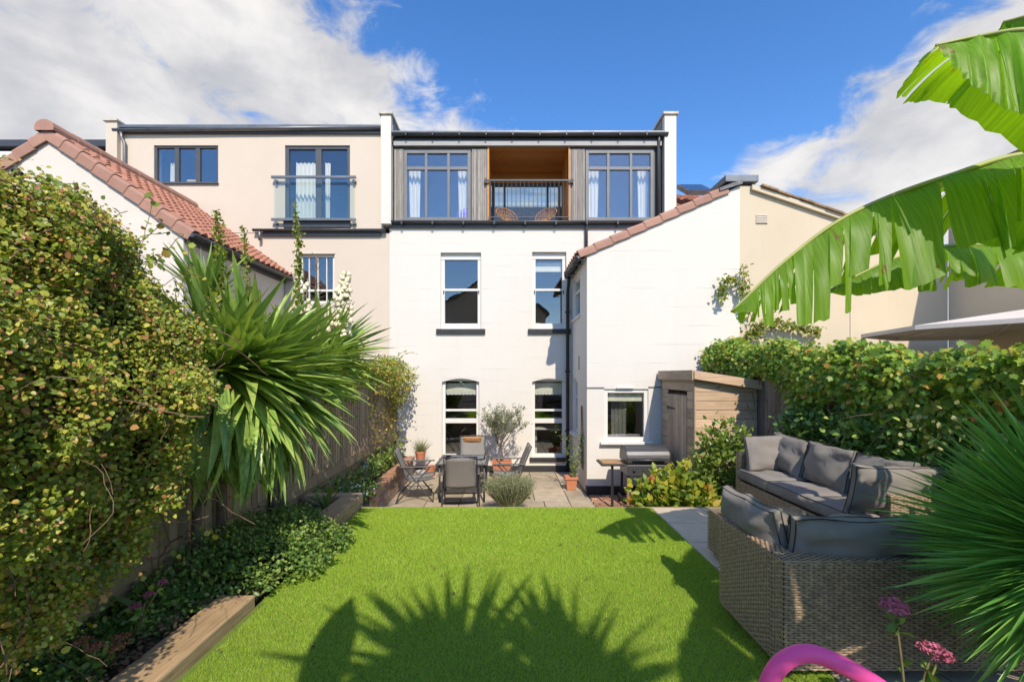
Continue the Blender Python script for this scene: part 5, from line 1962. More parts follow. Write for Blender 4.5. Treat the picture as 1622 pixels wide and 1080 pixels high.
def far_ivy(n):
    y = RNG.uniform(5.6, 10.45, n)
    big = np.clip((y - 7.6) / 1.6, .12, 1)
    zt_ = 1.72 + .22 * big
    q = RNG.random(n)
    z = zt_ - (.18 + 1.05 * big * np.clip((y - 8.6) / 1.2, .15, 1)) * q ** 1.6
    x = FX + (.08 + .36 * big * np.sin(np.clip((zt_ - z) / 1.0, 0.05, 1) * np.pi) ** .6) * RNG.uniform(.3, 1.05, n)
    x = np.where(RNG.random(n) < .2, FX - RNG.uniform(0, .25, n), x)
    return np.stack([x, y, z], 1)


P = clumps(1100, 7, far_ivy, .05)
leaves('foliage', P, rand_dirs(len(P), (.2, 0, -.3)), rand_dirs(len(P), (.4, -.5, .8), .8), RNG.uniform(.035, .07, len(P)), T_OVATE, hedge_m, fi)
tw = MB(); hp = []
for i in range(60):
    yy = random.uniform(7.5, 10.5)
    path = wander((FX + random.uniform(.05, .3), yy, random.uniform(1.2, 1.9)), (random.uniform(.2, 1), random.uniform(-.2, .6), random.uniform(-.6, .7)), random.randint(5, 9), .06, .35, grav=.08)
    tw.tube(path, .003, 4, False)
    hp += path[1:]
for i in range(40):
    yy = random.uniform(8.2, 10.4)
    path = wander((FX + random.uniform(.04, .15), yy, random.uniform(.7, 1.4)), (.05, random.uniform(-.4, .4), -1), random.randint(6, 12), .08, .25)
    tw.tube(path, .003, 4, False)
    hp += path[1:]
tw.build('stems', twig_m, fi)
hp = np.array([tuple(q) for q in hp])
leaves('trailing_leaves', hp, rand_dirs(len(hp)), rand_dirs(len(hp), (.3, -.4, .8)), RNG.uniform(.035, .065, len(hp)), T_OVATE, hyd_m, fi)
# foliage on top of the fence in the middle, behind the yuccas
mid = thing('middle_climber', 'loose green climber on the fence top between hedge and ivy', 'climber', (FX, 5, 1))
P = clumps(900, 7, lambda n: np.stack([FX + .05 + RNG.normal(0, .14, n), RNG.uniform(3.5, 7.4, n), 1.72 + RNG.normal(0, .24, n)], 1), .05)
leaves('foliage', P, rand_dirs(len(P)), rand_dirs(len(P), (.3, -.5, .8)), RNG.uniform(.04, .075, len(P)), T_OVATE, yel_m, mid)

# three tall vine shoots standing above the fence
def vine_shoot(path, label, n, spread):
    n = n * 4
    spread = spread * .95
    t = thing('vine_shoot', label, 'vine', path[0], 'upright vine shoots above the left fence')
    P = spline(path, 8)
    MB().tube(P, [.007 * (1 - .7 * i / len(P)) + .002 for i in range(len(P))], 5).build('stem', stem_m, t, smooth=True)
    idx = RNG.integers(0, len(P), n)
    base = np.array([tuple(p) for p in P])[idx]
    taper = (1.15 - .75 * idx / len(P))
    pos = base + RNG.normal(size=(n, 3)) * spread * taper[:, None]
    leaves('leaves', pos, rand_dirs(n, (0, 0, -.3)), rand_dirs(n, (.3, -.7, .5)), RNG.uniform(.035, .06, n) * taper, T_ROUND, yel_m, t)


vine_shoot([(-2.52, 3.85, 1.7), (-2.50, 3.9, 2.2), (-2.46, 3.9, 2.65), (px_x(343, 3.9), 3.9, px_z(336, 3.9))], 'leftmost tall leafy vine shoot in front of the tiled wing wall', 150, .042)
vine_shoot([(-2.50, 4.35, 1.7), (-2.47, 4.35, 2.3), (px_x(386, 4.35), 4.35, px_z(362, 4.35))], 'middle tall leafy vine shoot reaching the tiled wing gutter', 130, .042)
vine_shoot([(-2.40, 5.3, 1.7), (-2.42, 5.3, 2.5), (px_x(473, 5.3), 5.3, px_z(390, 5.3)), (px_x(466, 5.3), 5.3, px_z(320, 5.3))], 'tallest leafy vine shoot in front of the glass balcony rail', 150, .036)

# ---- yuccas
blades = [blade_mesh('yucca_leaf', yuc_m, 1, .098, dr, .2, twist=tw_) for dr, tw_ in ((.03, 0), (.08, .25), (.15, -.2), (.24, .3), (.36, -.3))]
stiff, limp = blades[:3], blades[2:]
hang = [blade_mesh('yucca_leaf', yuc_m, 1, .095, dr, .2) for dr in (.25, .5)]
dead = [blade_mesh('dead_leaf', yuc_dead, 1, .07, dr, .3) for dr in (.3, .6)]
yc = thing('yucca', 'yucca with drooping dark sword leaves right beside the climbing hedge', 'yucca', (-2.20, 3.55, .05))
ym = thing('yucca', 'large yucca with bright arching sword leaves in front of the left fence boards', 'yucca', (-2.22, 3.75, .05))
h1 = (px_x(352, 3.5), 3.5, px_z(585, 3.5))
h2 = (px_x(398, 3.85), 3.85, px_z(598, 3.85))
h3 = (px_x(322, 3.9), 3.95, px_z(478, 3.95))
for k, (a, b) in enumerate((((-2.46, 3.60, .0), h1), ((-2.48, 3.95, .0), h2), ((-2.44, 3.65, .6), h3))):
    MB().tube(spline([a, (a[0], a[1] + .05, (a[2] + b[2]) / 2), b], 6), .034, 9).build('trunk', bark_m, ym if k == 1 else yc, smooth=True)
rosette('leaf', stiff + limp, yc, h1, 100, R(70), R(-30), .74, R(-165), R(80), bias=(.03, -.05, .05))
rosette('leaf', hang, yc, h1, 90, R(-25), R(-84), .95, R(-170), R(60))
rosette('leaf', stiff + limp, ym, h2, 150, R(75), R(-35), .88, R(-140), R(110), bias=(.20, 0, .02))
rosette('leaf', hang, ym, h2, 90, R(-15), R(-76), .95, R(-100), R(70), bias=(.25, 0, 0))
rosette('leaf', stiff, yc, h3, 44, R(85), R(35), .46, wid=1.2)
rosette('dead_leaf', dead, yc, h1, 14, R(-60), R(-86), .62)
yf = thing('flowering_yucca', 'yucca with cream bell flower spike in front of the neighbour window', 'yucca', (-2.15, 5.1, .0))
h4 = (px_x(470, 4.7), 4.7, px_z(590, 4.7))
h5 = (px_x(520, 5.2), 5.2, px_z(570, 5.2))
for a, b in (((-2.47, 4.85, 0), h4), ((-2.47, 5.0, 0), h5)):
    MB().tube(spline([a, (a[0], a[1], b[2] * .5), b], 6), .045, 9).build('trunk', bark_m, yf, smooth=True)
rosette('leaf', stiff + limp[:1], yf, h4, 74, R(80), R(-35), .78, R(-150), R(120), bias=(.25, 0, .1))
rosette('leaf', stiff + limp, yf, h5, 74, R(80), R(-40), .74, R(-150), R(120), bias=(.25, 0, .1))
bell = MB().lathe([(.004, 0), (.022, -.012), (.03, -.035), (.026, -.058), (.018, -.066)], (0, 0, 0), 8).mesh('flower', cream_fl, smooth=True)


def spike(base, top, n, r_, label=None, bare=False):
    P = [Vector(base).lerp(Vector(top), i / 8) + Vector((.008 * math.sin(i), 0, 0)) for i in range(9)]
    MB().tube(P, [.014 - .001 * i for i in range(9)], 6).build('flower_stalk', twig_m if bare else stem_m, yf, smooth=True)
    for i in range(n):
        t = random.uniform(.28, 1)
        c = Vector(base).lerp(Vector(top), t)
        rr = r_ * (1.25 - t) * random.uniform(.5, 1.1)
        a = random.uniform(0, 6.28)
        p = c + Vector((math.cos(a) * rr, math.sin(a) * rr, random.uniform(-.02, .02)))
        if bare:
            MB().tube([c, p + Vector((0, 0, .05))], .0035, 4).build('side_stem', twig_m, yf)
        else:
            piece('flower', bell, yf, p, (random.uniform(-.4, .4), random.uniform(-.4, .4), 0), (.9,) * 3)


spike((px_x(535, 5.2), 5.15, px_z(570, 5.2)), (px_x(550, 5.2), 5.15, px_z(432, 5.2)), 170, .15)
spike((px_x(500, 5.2), 5.25, px_z(560, 5.2)), (px_x(497, 5.2), 5.25, px_z(405, 5.2)), 26, .17, bare=True)
spike((px_x(483, 5.0), 5.05, px_z(560, 5.0)), (px_x(483, 5.0), 5.05, px_z(440, 5.0)), 10, .05)

# ---- ground cover and small plants in the left bed
gc = thing('groundcover_ivy', 'small leaved ivy spilling over the left edge of the lawn', 'ivy', (-2.0, 3.9, 0))


def cover(n):
    y = RNG.uniform(1.9, 5.1, n)
    edge = np.interp(y, [1.9, 3.1, 3.35, 3.9, 4.4, 4.7, 5.1], [-2.25, -2.15, -1.75, -1.50, -1.55, -1.75, -2.05])
    edge = edge + .07 * np.sin(y * 9) + .05 * np.sin(y * 23)
    x = FX + .05 + (edge - FX - .05) * RNG.random(n) ** .8
    hmax = np.interp(y, [1.9, 3.0, 3.6, 4.3, 5.1], [.12, .16, .34, .30, .14]) * np.clip((edge - x) / .35, .12, 1) ** .7
    return np.stack([x, y, .03 + hmax * RNG.uniform(.55, 1.05, n)], 1)


P = clumps(2600, 6, cover, .03)
leaves('foliage', P, rand_dirs(len(P), (.2, -.1, -.1)), rand_dirs(len(P), (.1, -.25, 1.1), .7), RNG.uniform(.022, .042, len(P)), T_OVATE, ivy_m, gc, 1.1)
P = clumps(500, 5, lambda n: np.stack([RNG.uniform(-2.55, -1.85, n), RNG.uniform(5.6, 10.2, n), RNG.uniform(-.15, .12, n)], 1) + np.array([-.1, 0, 0]), .06)
P = P[(P[:, 0] < -2.22) | (P[:, 1] < 6.9)]
bd = leaves('bed_plants', P, rand_dirs(len(P), (0, 0, .4)), rand_dirs(len(P), (.2, -.4, .8)), RNG.uniform(.04, .08, len(P)), T_OVATE, ivy_m)
tag(bd, 'low green ground plants in the bed behind the brick planter', 'ground cover', kind='stuff')
n = 1500
lit = leaves('leaf_litter', np.stack([RNG.uniform(-2.5, -2.02, n), RNG.uniform(1.6, 3.6, n), RNG.uniform(.06, .11, n)], 1), rand_dirs(n, k=1) * np.array([1, 1, .2]), rand_dirs(n, (0, 0, 2)), RNG.uniform(.02, .05, n), T_OVATE, litter_m)
tag(lit, 'dry brown leaf litter on the left bed', 'leaf litter', kind='stuff')
n = 60
fl = leaves('fallen_leaves', np.stack([RNG.uniform(-1.75, 1.2, n), RNG.uniform(2.4, 5.5, n), RNG.uniform(.022, .03, n)], 1), rand_dirs(n) * np.array([1, 1, .1]), rand_dirs(n, (0, 0, 3)), RNG.uniform(.012, .035, n), T_OVATE, litter_m)
tag(fl, 'few dry leaves fallen on the lawn', 'fallen leaves', kind='stuff')

# white flowering plant behind the cross sleeper
wf = thing('white_flower_plant', 'small plant dotted with white flowers behind the crosswise sleeper', 'plant', (-2.1, 6.25, -.2))
c = np.array([px_x(562, 6.2), 6.2, px_z(778, 6.2)])
n = 420
P = c + RNG.normal(size=(n, 3)) * np.array([.11, .11, .06])
leaves('foliage', P, rand_dirs(n), rand_dirs(n, (.2, -.5, .8)), .045, T_OVATE, ivy_m, wf)
n = 110
P = c + RNG.normal(size=(n, 3)) * np.array([.11, .08, .06]) + np.array([0, -.05, .03])
wfl = leaves('flowers', P, rand_dirs(n), rand_dirs(n, (.0, -1, .8), .5), .028, T_ROUND, white_fl, wf)
wfl['kind'] = 'stuff'
MB().tube([(c[0], c[1], -.25), (c[0], c[1], c[2])], .006, 5).build('stem', stem_m, wf)


def stonecrop(base, heads, label, m, leafm=None):
    t = thing('sedum', label, 'plant', base)
    for (dx_, dy_, hh, r_) in heads:
        top = Vector(base) + Vector((dx_, dy_, hh))
        P = spline([base, Vector(base) + Vector((dx_ * .4, dy_ * .4, hh * .55)), top], 5)
        MB().tube(P, .005, 6).build('stem', stem_m, t, smooth=True)
        n = 130
        a = RNG.uniform(0, 6.28, n); q = np.sqrt(RNG.random(n)) * r_
        pos = np.stack([top.x + q * np.cos(a), top.y + q * np.sin(a), top.z + .35 * r_ * (1 - (q / r_) ** 2) + RNG.normal(0, .004, n)], 1)
        leaves('flower_head', pos, rand_dirs(n, (0, 0, .6)), rand_dirs(n, (0, -.4, 1)), r_ * .30, T_ROUND, m, t)
        k = 12
        ps = np.array([tuple(P[i]) for i in RNG.integers(1, len(P) - 1, k)])
        leaves('leaves', ps, rand_dirs(k, (0, 0, .2)), rand_dirs(k, (0, -.3, 1)), RNG.uniform(.04, .07, k), T_OVATE, leafm or ivy_m, t)
    return t


stonecrop((px_x(1440, 1.95), 1.95, .0), [(-.09, -.03, .66, .045), (-.03, .04, .64, .05), (.10, 0, .47, .05), (.17, .04, .42, .05), (.02, -.1, .30, .04)], 'dusky pink flowering sedum in front of the near sofa', pink_fl)
stonecrop((px_x(215, 2.75), 2.75, .05), [(.0, 0, .20, .03), (.06, .02, .26, .03), (-.05, .05, .17, .03), (.09, .1, .30, .025)], 'pink budded sedum in the middle of the left bed', pink_fl)
stonecrop((px_x(150, 2.40), 2.40, .05), [(.0, 0, .16, .045), (.09, .03, .14, .04), (-.10, .04, .17, .04), (.05, .10, .15, .04)], 'rust brown sedum heads at the bottom left', rust_fl)

bigleaf = thing('broad_leaf_plant', 'green broad leaved plant behind the long sleeper', 'plant', (px_x(225, 2.95), 2.95, .05))
bl = blade_mesh('broad_leaf', foliage('broad_leaf_green', [(0, (.07, .13, .03)), (1, (.14, .22, .05))], src='object', trans=.3), 1, .34, .45, .15, peak=.5)
rosette('leaf', [bl], bigleaf, (px_x(225, 2.95), 2.95, .07), 16, R(70), R(5), .24)
strap = thing('strap_leaf_plant', 'pale green strap leaved seedling beside the far sleeper', 'plant', (px_x(517, 5.3), 5.3, .05))
rosette('leaf', [blade_mesh('strap_leaf', foliage('strap_green', [(0, (.14, .20, .05)), (1, (.22, .28, .08))], src='object', trans=.3), 1, .2, .2, .15)], strap, (px_x(517, 5.3), 5.3, .05), 9, R(85), R(40), .26)


# ---- olive tree in the square pot
ot = thing('olive_tree', 'slender olive tree with grey-green leaves against the white wall', 'tree', (OL[0], OL[1], PATIO + .33))
random.seed(5)
twigs = []


def branch(mb, p, d, L, r_, depth):
    n = 5
    path = [Vector(p)]
    d = Vector(d).normalized()
    for i in range(n):
        d = (d + Vector((random.uniform(-1, 1), random.uniform(-1, 1), random.uniform(-.6, .9))) * .16).normalized()
        path.append(path[-1] + d * L / n)
    mb.tube(path, [r_ * (1 - .5 * i / n) for i in range(n + 1)], 6, False)
    if depth == 0:
        twigs.extend(path[1:])
        return
    for k in range(4 if depth > 1 else 5):
        q = path[random.randint(2, n)]
        a = random.uniform(0, 6.28)
        side = Vector((math.cos(a), math.sin(a) * .8, random.uniform(.25, 1.3)))
        branch(mb, q, d * .5 + side, L * random.uniform(.5, .72), r_ * .5, depth - 1)
    if depth == 1:
        twigs.extend(path[3:])


mb = MB()
base = Vector((OL[0], OL[1], PATIO + .30))
tr = [base + Vector((.02 * math.sin(i), .015 * math.cos(i * 1.7), .09 * i)) for i in range(6)]
mb.tube(tr, [.022, .02, .019, .018, .018, .017], 8)
mb.build('trunk', bark_m, ot, smooth=True)
mb = MB()
for k in range(6):
    a = k * 1.05 + .3
    branch(mb, tr[random.randint(3, 5)], (math.cos(a) * .62, math.sin(a) * .5, 1.0), .56, .012, 2)
mb.build('branches', bark_m, ot, smooth=True)
tp = np.array([tuple(q) for q in twigs])
tp = tp[RNG.integers(0, len(tp), 2300)] + RNG.normal(size=(2300, 3)) * .022
leaves('crown', tp, rand_dirs(len(tp), (0, 0, .5)), rand_dirs(len(tp), (.1, -.4, .6)), RNG.uniform(.05, .08, len(tp)), T_NARROW, olive_m, ot, 1.2)

# plant trained on the wing wall from the small pot
cp = thing('pot_climber', 'thin climber in the small pot trained on a wall trellis', 'plant', (SP[0], SP[1], PATIO + .2))
tw = MB(); hp = []
for i in range(6):
    path = wander((SP[0] + .04, SP[1] + .03, PATIO + .2), (.25 if i % 2 else .05, random.uniform(-.2, .2), 1), 11, .085, .14)
    path = [Vector((min(q.x, WX0 - .03), q.y, q.z)) for q in path]
    tw.tube(path, .004, 5, False)
    hp += path[1:] * 5
tw.build('stems', twig_m, cp)
hp = np.array([tuple(q) for q in hp]) + RNG.normal(size=(len(hp), 3)) * .035
leaves('leaves', hp, rand_dirs(len(hp)), rand_dirs(len(hp), (-.5, -.5, .5)), RNG.uniform(.03, .06, len(hp)), T_OVATE, ivy_m, cp)
tr_ = MB()
for k in range(3):
    tr_.tube(spline([(WX0 - .02, 9.05 + .1 * k, PATIO + .4), (WX0 - .03, 9.0 + .12 * k, .4), (WX0 - .03, 9.12 + .05 * k, 1.02)], 6), .006, 5)
tag(tr_.build('wall_trellis', black_paint, None, origin=(WX0, 9.1, PATIO)), 'black wire trellis on the shaded wing wall above the small pot', 'trellis')

# ---- lavender by the lawn edge
lv = thing('lavender_bush', 'grey-green lavender bush at the lawn edge in front of the patio', 'shrub', (.06, 7.4, PATIO))
n = 3000
a = RNG.uniform(0, 6.28, n); q = np.sqrt(RNG.random(n))
base = np.stack([.06 + .18 * q * np.cos(a), 7.4 + .16 * q * np.sin(a), np.full(n, PATIO + .18) + RNG.uniform(0, .12, n)], 1)
d = np.stack([np.cos(a) * q * .85, np.sin(a) * q * .7, np.full(n, 1.0)], 1) + RNG.normal(size=(n, 3)) * .12
leaves('stems', base, d, rand_dirs(n), RNG.uniform(.22, .46, n), T_BLADE, lav_m, lv, .045)
tips = base + d / np.linalg.norm(d, axis=1, keepdims=True) * RNG.uniform(.20, .42, (n, 1))
leaves('leaves', tips, rand_dirs(n, (0, 0, .8)), rand_dirs(n), RNG.uniform(.02, .05, n), T_NARROW, lav_m, lv, 1.2)
MB().lathe([(.14, 0), (.17, .12), (.10, .3), (.001, .34)], (.06, 7.4, PATIO), 12).build('core', stem_m, lv, smooth=True)

# grassy pot plant behind the left chair
gp = thing('grass_tuft', 'straw coloured grass tuft in the pot by the white wall', 'plant', (-1.95, 10.35, PATIO + .5))
n = 420
d = rand_dirs(n, (0, 0, 1.3))
leaves('blades', np.tile(np.array([[-1.95, 10.35, PATIO + .5]]), (n, 1)) + RNG.normal(size=(n, 3)) * .03, d, rand_dirs(n), RNG.uniform(.2, .42, n), T_BLADE, lav_m, gp, .03)
MB().lathe([(.06, -.02), (.05, .05), (.001, .07)], (-1.95, 10.35, PATIO + .5), 8).build('crown', stem_m, gp)

# ---- shrubs at the right
def shrub(name, label, c, rad, n, tmpl, m, size, stems=10, up=.5, base_z=None, hole=.45):
    t = thing(name, label, 'shrub', (c[0], c[1], base_z if base_z is not None else c[2] - rad[2]))
    k = n // 8
    def fn(kk):
        v = rand_dirs(kk)
        rr = (hole + (1 - hole) * RNG.random(kk) ** .6) * (1 + .22 * np.array([noise.noise(Vector(tuple(p * 2.3))) for p in v]))
        return np.array(c) + v * rr[:, None] * np.array(rad)
    P = clumps(k, 8, fn, size * .7)
    out = (P - np.array(c)) / np.array(rad)
    leaves('foliage', P, rand_dirs(len(P), (0, 0, up)) + out * .5, rand_dirs(len(P), (0, -.4, .9), .8), RNG.uniform(size * .7, size * 1.25, len(P)), tmpl, m, t)
    tw = MB()
    bz = base_z if base_z is not None else c[2] - rad[2]
    for p in fn(stems):
        tw.tube(spline([(c[0] + random.uniform(-.06, .06), c[1], bz), (c[0] * .5 + p[0] * .5, c[1] * .5 + p[1] * .5, bz * .4 + p[2] * .6), tuple(p)], 4), .006, 5, False)
    tw.build('stems', twig_m, t)
    return t


shrub('hydrangea', 'yellowing broad leaved shrub in front of the barbecue', (px_x(1075, 6.35), 6.35, -.12), (.60, .40, .40), 1700, T_OVATE, hyd_m, .11, 16, .3, -.6, .3)
shrub('evergreen_shrub', 'light green whorled shrub in front of the shed boards', (px_x(1150, 6.45), 6.45, .32), (.46, .36, .66), 2600, T_OVATE, bright_m, .075, 20, .5, -.5, .35)
shrub('evergreen_shrub', 'dark low shrub between the shed and the far sofa', (3.72, 6.25, .12), (.28, .35, .58), 1200, T_NARROW, shrub_m, .10, 14, .4, -.5, .35)
for i, (y, r_, zz, lab) in enumerate(((5.75, .55, .72, 'tall dark evergreen shrub behind the far end of the long sofa'), (4.9, .6, .66, 'dark evergreen shrub behind the middle of the long sofa'), (4.1, .62, .68, 'dark evergreen shrub with pale buds behind the near end of the long sofa'), (3.2, .6, .64, 'dark evergreen shrub behind the spiky palm'))):
    s = shrub('evergreen_shrub', lab, (3.90, y, zz), (.27, r_, .68), 2600, T_OVATE, shrub_m, .085, 16, .4, .0, .3)
    if i == 2:
        n = 70
        P = np.stack([RNG.normal(3.68, .05, n), RNG.normal(3.95, .28, n), RNG.normal(1.12, .12, n)], 1)
        bud = leaves('buds', P, rand_dirs(n, (0, 0, 1)), rand_dirs(n, (-.4, -.8, .5)), RNG.uniform(.035, .055, n), T_ROUND, cream_fl if False else foliage('pale_bud', [(0, (.30, .33, .12)), (1, (.45, .44, .22))]), s)
        bud['kind'] = 'stuff'

# creeper on the right fence
cr = thing('fence_creeper', 'lobed leaved creeper covering the top of the right fence', 'creeper', (RX, 5.5, 1.2))


def creep(n):
    y = 2.6 + 6.1 * RNG.random(n) ** .9
    ft_ = 1.66 + .055 * np.maximum(0, y - 2.5)
    top = ft_ + np.interp(y, [2.5, 5, 7, 8.7], [.02, .10, .16, .20])
    top = top + .06 * np.sin(y * 4.1) + .05 * np.sin(y * 9.7 + 1)
    dropl = np.interp(y, [2.6, 5, 6.6, 6.9, 8.7], [.55, .75, .8, .38, .45]) * (1 + .45 * np.sin(y * 3.1) * np.cos(y * 1.3))
    z = top - dropl * RNG.random(n) ** 1.5
    thick = np.interp(y, [2.6, 5.5, 6.2, 7.2, 8.7], [.12, .2, .10, .10, .24])
    x = RX - .03 - thick * RNG.uniform(.2, 1.1, n) * np.sin(np.clip((top - z) / .6 + .15, 0, 1) * np.pi * .75)
    x = np.where(RNG.random(n) < .16, RX + RNG.uniform(0, .3, n), x)
    return np.stack([x, y, z], 1)


P = clumps(2700, 6, creep, .045)
leaves('foliage', P, rand_dirs(len(P), (-.25, -.2, -.9), .8), rand_dirs(len(P), (-.5, -.7, .7), .6), RNG.uniform(.042, .078, len(P)) * np.interp(P[:, 1], [3, 6], [1.05, .78]), T_LOBED, creeper_m, cr)
lobed_me = MB().add([tuple(v) for v in T_LOBED[0]], T_LOBED[1]).mesh('leaf', creeper_obj)
for i in range(130):
    y = random.uniform(2.75, 4.6)
    top = 1.66 + .055 * max(0, y - 2.5) + .05
    p = (RX - random.uniform(.06, .20), y, top - .62 * random.random() ** 1.4)
    d = Vector((random.uniform(-.6, .2), random.uniform(-.6, .4), random.uniform(-1, -.3)))
    piece('leaf', lobed_me, cr, p, aim(d, (random.uniform(-1.0, -.4), random.uniform(-.9, -.1), random.uniform(.1, .8))), (random.uniform(.085, .14),) * 3)
tw = MB()
for i in range(40):
    y = random.uniform(2.8, 8.5)
    tw.tube(wander((RX - .05, y, 1.7), (random.uniform(-.1, .05), random.uniform(-.6, .6), -1), 10, .1, .25), .005, 5, False)
tw.build('stems', twig_m, cr)
# creeper shoots climbing on the cream wall beyond
cw = thing('wall_creeper', 'yellow-green creeper shoots on the cream wall behind the fence', 'creeper', (4.5, 8.5, 1.9))
for path, n in (([(px_x(1215, 8.5), 8.55, px_z(540, 8.5)), (px_x(1190, 8.5), 8.6, px_z(490, 8.5)), (px_x(1170, 8.5), 8.6, px_z(443, 8.5)), (px_x(1152, 8.5), 8.6, px_z(445, 8.5)), (px_x(1148, 8.5), 8.6, px_z(472, 8.5))], 90),
                ([(px_x(1186, 8.5), 8.6, px_z(460, 8.5)), (px_x(1181, 8.5), 8.6, px_z(418, 8.5))], 24),
                ([(px_x(1180, 8.5), 8.6, px_z(540, 8.5)), (px_x(1215, 8.5), 8.6, px_z(512, 8.5)), (px_x(1260, 8.5), 8.6, px_z(514, 8.5)), (px_x(1306, 8.5), 8.6, px_z(524, 8.5))], 170)):
    Pp = spline(path, 10)
    n = int(n * 2.6)
    MB().tube(Pp, .006, 5).build('stem', twig_m, cw)
    ps = np.array([tuple(q) for q in Pp])[RNG.integers(0, len(Pp), n)] + RNG.normal(size=(n, 3)) * np.array([.05, .02, .045])
    leaves('leaves', ps, rand_dirs(n, (0, 0, -.6)), rand_dirs(n, (0, -1, .5), .5), RNG.uniform(.05, .09, n), T_OVATE, yel_m, cw)

# ---- spiky palm at the right edge
pc = Vector((px_x(1742, 1.95), 1.95, .84))
pp = thing('spiky_palm', 'dense rosette of narrow green spiky leaves at the right edge', 'palm', (pc.x, pc.y, 0))
MB().tube([(pc.x, pc.y, 0), (pc.x, pc.y, .5), tuple(pc)], [.10, .09, .07], 10).build('trunk', bark_m, pp, smooth=True)
pb = [blade_mesh('palm_leaf', palm_m, 1, .05, dr, .3, 7) for dr in (.02, .05, .1, .18)]
rosette('leaf', pb, pp, pc, 295, R(85), R(-55), .72, R(70), R(290), .14, 1.0, .05)
n = 2600
d = rand_dirs(n, (-.35, -.1, .1))
inn = leaves('inner_leaves', np.tile(np.array([tuple(pc)]), (n, 1)) + d * .05, d, rand_dirs(n, (0, 0, 1)), RNG.uniform(.45, .68, n), T_NARROW, foliage('inner_palm_blade', [(0, (0.109, 0.302, 0.055)), (1, (0.192, 0.438, 0.083))], rough=.35, trans=.22), pp, .12)
inn['kind'] = 'stuff'

# ---- banana plant: leaves reach in from the right
def banana_leaf(plant, path, width, near, far, strips, seedv, gap=.12, curl=.5, tatter=.25, name='leaf'):
    rnd = random.Random(seedv)
    P = spline(path, 12)
    n = len(P)
    near, far = Vector(near).normalized(), Vector(far).normalized()
    mb = MB()
    def at_(t):
        f = t * (n - 1)
        i = min(int(f), n - 2)
        return P[i].lerp(P[i + 1], f - i), (P[i + 1] - P[i]).normalized()
    def wd(t):
        return width * min(1.0, (t / .12) ** .6 if t < .12 else 1.0) * (1 if t < .55 else max(.02, 1 - ((t - .55) / .45) ** 2.2))
    for side, axis in ((0, near), (1, far)):
        edges = sorted([0.02] + [rnd.uniform(.05, .97) for _ in range(strips - 1)] + [.998])
        for a, b in zip(edges[:-1], edges[1:]):
            if b - a < .006:
                continue
            g_ = rnd.uniform(0, gap) * (b - a)
            drop = rnd.uniform(-.13, .22)
            ln = 1 - (rnd.uniform(.0, tatter) if rnd.random() < .6 else 0)
            if rnd.random() < .05:
                ln *= .55
            K, M = max(2, int((b - a) / .018)), 8
            base = len(mb.v)
            tw_ = rnd.uniform(-.12, .12)
            for j in range(M + 1):
                s = j / M
                for i in range(K + 1):
                    q = i / K
                    t0 = a + (b - a) * q
                    tt = a + g_ * s + (b - a - g_ * s * 1.6) * q
                    c0, tan = at_(t0)
                    c1, _ = at_(min(1, max(0, tt)))
                    c = c0.lerp(c1, s)
                    w_ = wd(t0) * ln
                    ax = axis
                    bend = Vector((0, 0, -1)) * (curl * s + drop * s)
                    dirv = (ax + bend + tan * (.35 + tw_ * s)).normalized()
                    rip = .012 * math.sin(q * K * 2.4 + side) * s + .02 * noise.noise(Vector((t0 * 14, s * 2, seedv)))
                    jag = 1 + .05 * noise.noise(Vector((t0 * 70, seedv, 1.0))) * (s > .8)
                    nrm_ = dirv.cross(tan)
                    pos = c + dirv * (w_ * s * jag) + nrm_ * rip + Vector((0, 0, .06 * math.sin(s * math.pi) * wd(t0)))
                    mb.v.append(tuple(pos))
            for j in range(M):
                for i in range(K):
                    p0 = base + j * (K + 1) + i
                    mb.f.append((p0, p0 + 1, p0 + K + 2, p0 + K + 1))
    o = mb.build(name, ban_m, plant, smooth=True)
    MB().tube(P, [.016 * (1 - .8 * i / n) + .003 for i in range(n)], 8).build('midrib', rib_m, o, smooth=True)
    return o


bp_ = thing('banana_plant', 'banana plant with huge torn green leaves reaching in from the right', 'banana plant', (3.45, 1.9, 0))
MB().tube(spline([(3.45, 1.9, 0), (3.43, 1.92, .9), (3.40, 1.95, 1.9), (3.36, 1.97, 2.5)], 6), [.13] * 8 + [.11] * 6 + [.09] * 5, 14).build('pseudostem', plain('banana_stem', (.20, .21, .07), (.13, .09, .04), rough=.6, nscale=5), bp_, smooth=True)
Yb = 2.55
bpt = lambda px, py, Y: (px_x(px, Y), Y, px_z(py, Y))
banana_leaf(bp_, [(3.36, 1.97, 2.45), bpt(1665, 243, 2.4), bpt(1500, 280, 2.5), bpt(1350, 338, 2.6), bpt(1250, 408, 2.66), bpt(1158, 494, 2.7)], .60, (.05, -.45, -.75), (.05, .75, -.42), 38, 4, gap=.08, curl=.48, tatter=.34)
banana_leaf(bp_, [(3.37, 1.98, 2.2), bpt(1660, 392, 2.9), bpt(1520, 388, 3.0), bpt(1420, 408, 3.05), bpt(1308, 462, 3.1)], .34, (.0, -.5, -.6), (0, .7, -.35), 17, 9, gap=.08, tatter=.25)
banana_leaf(bp_, [(3.36, 1.95, 2.5), bpt(1720, 62, 1.95), bpt(1630, 48, 2.05), bpt(1550, 58, 2.15), bpt(1482, 72, 2.2)], .44, (.12, -.45, -.9), (0, .9, -.05), 7, 12, gap=.02, curl=.25, tatter=.06)
banana_leaf(bp_, [(3.36, 1.95, 2.5), bpt(1760, 20, 2.3), bpt(1660, 20, 2.5), bpt(1590, 35, 2.7)], .36, (.05, -.35, -.8), (0, .9, -.3), 5, 15, gap=.02, tatter=.08)
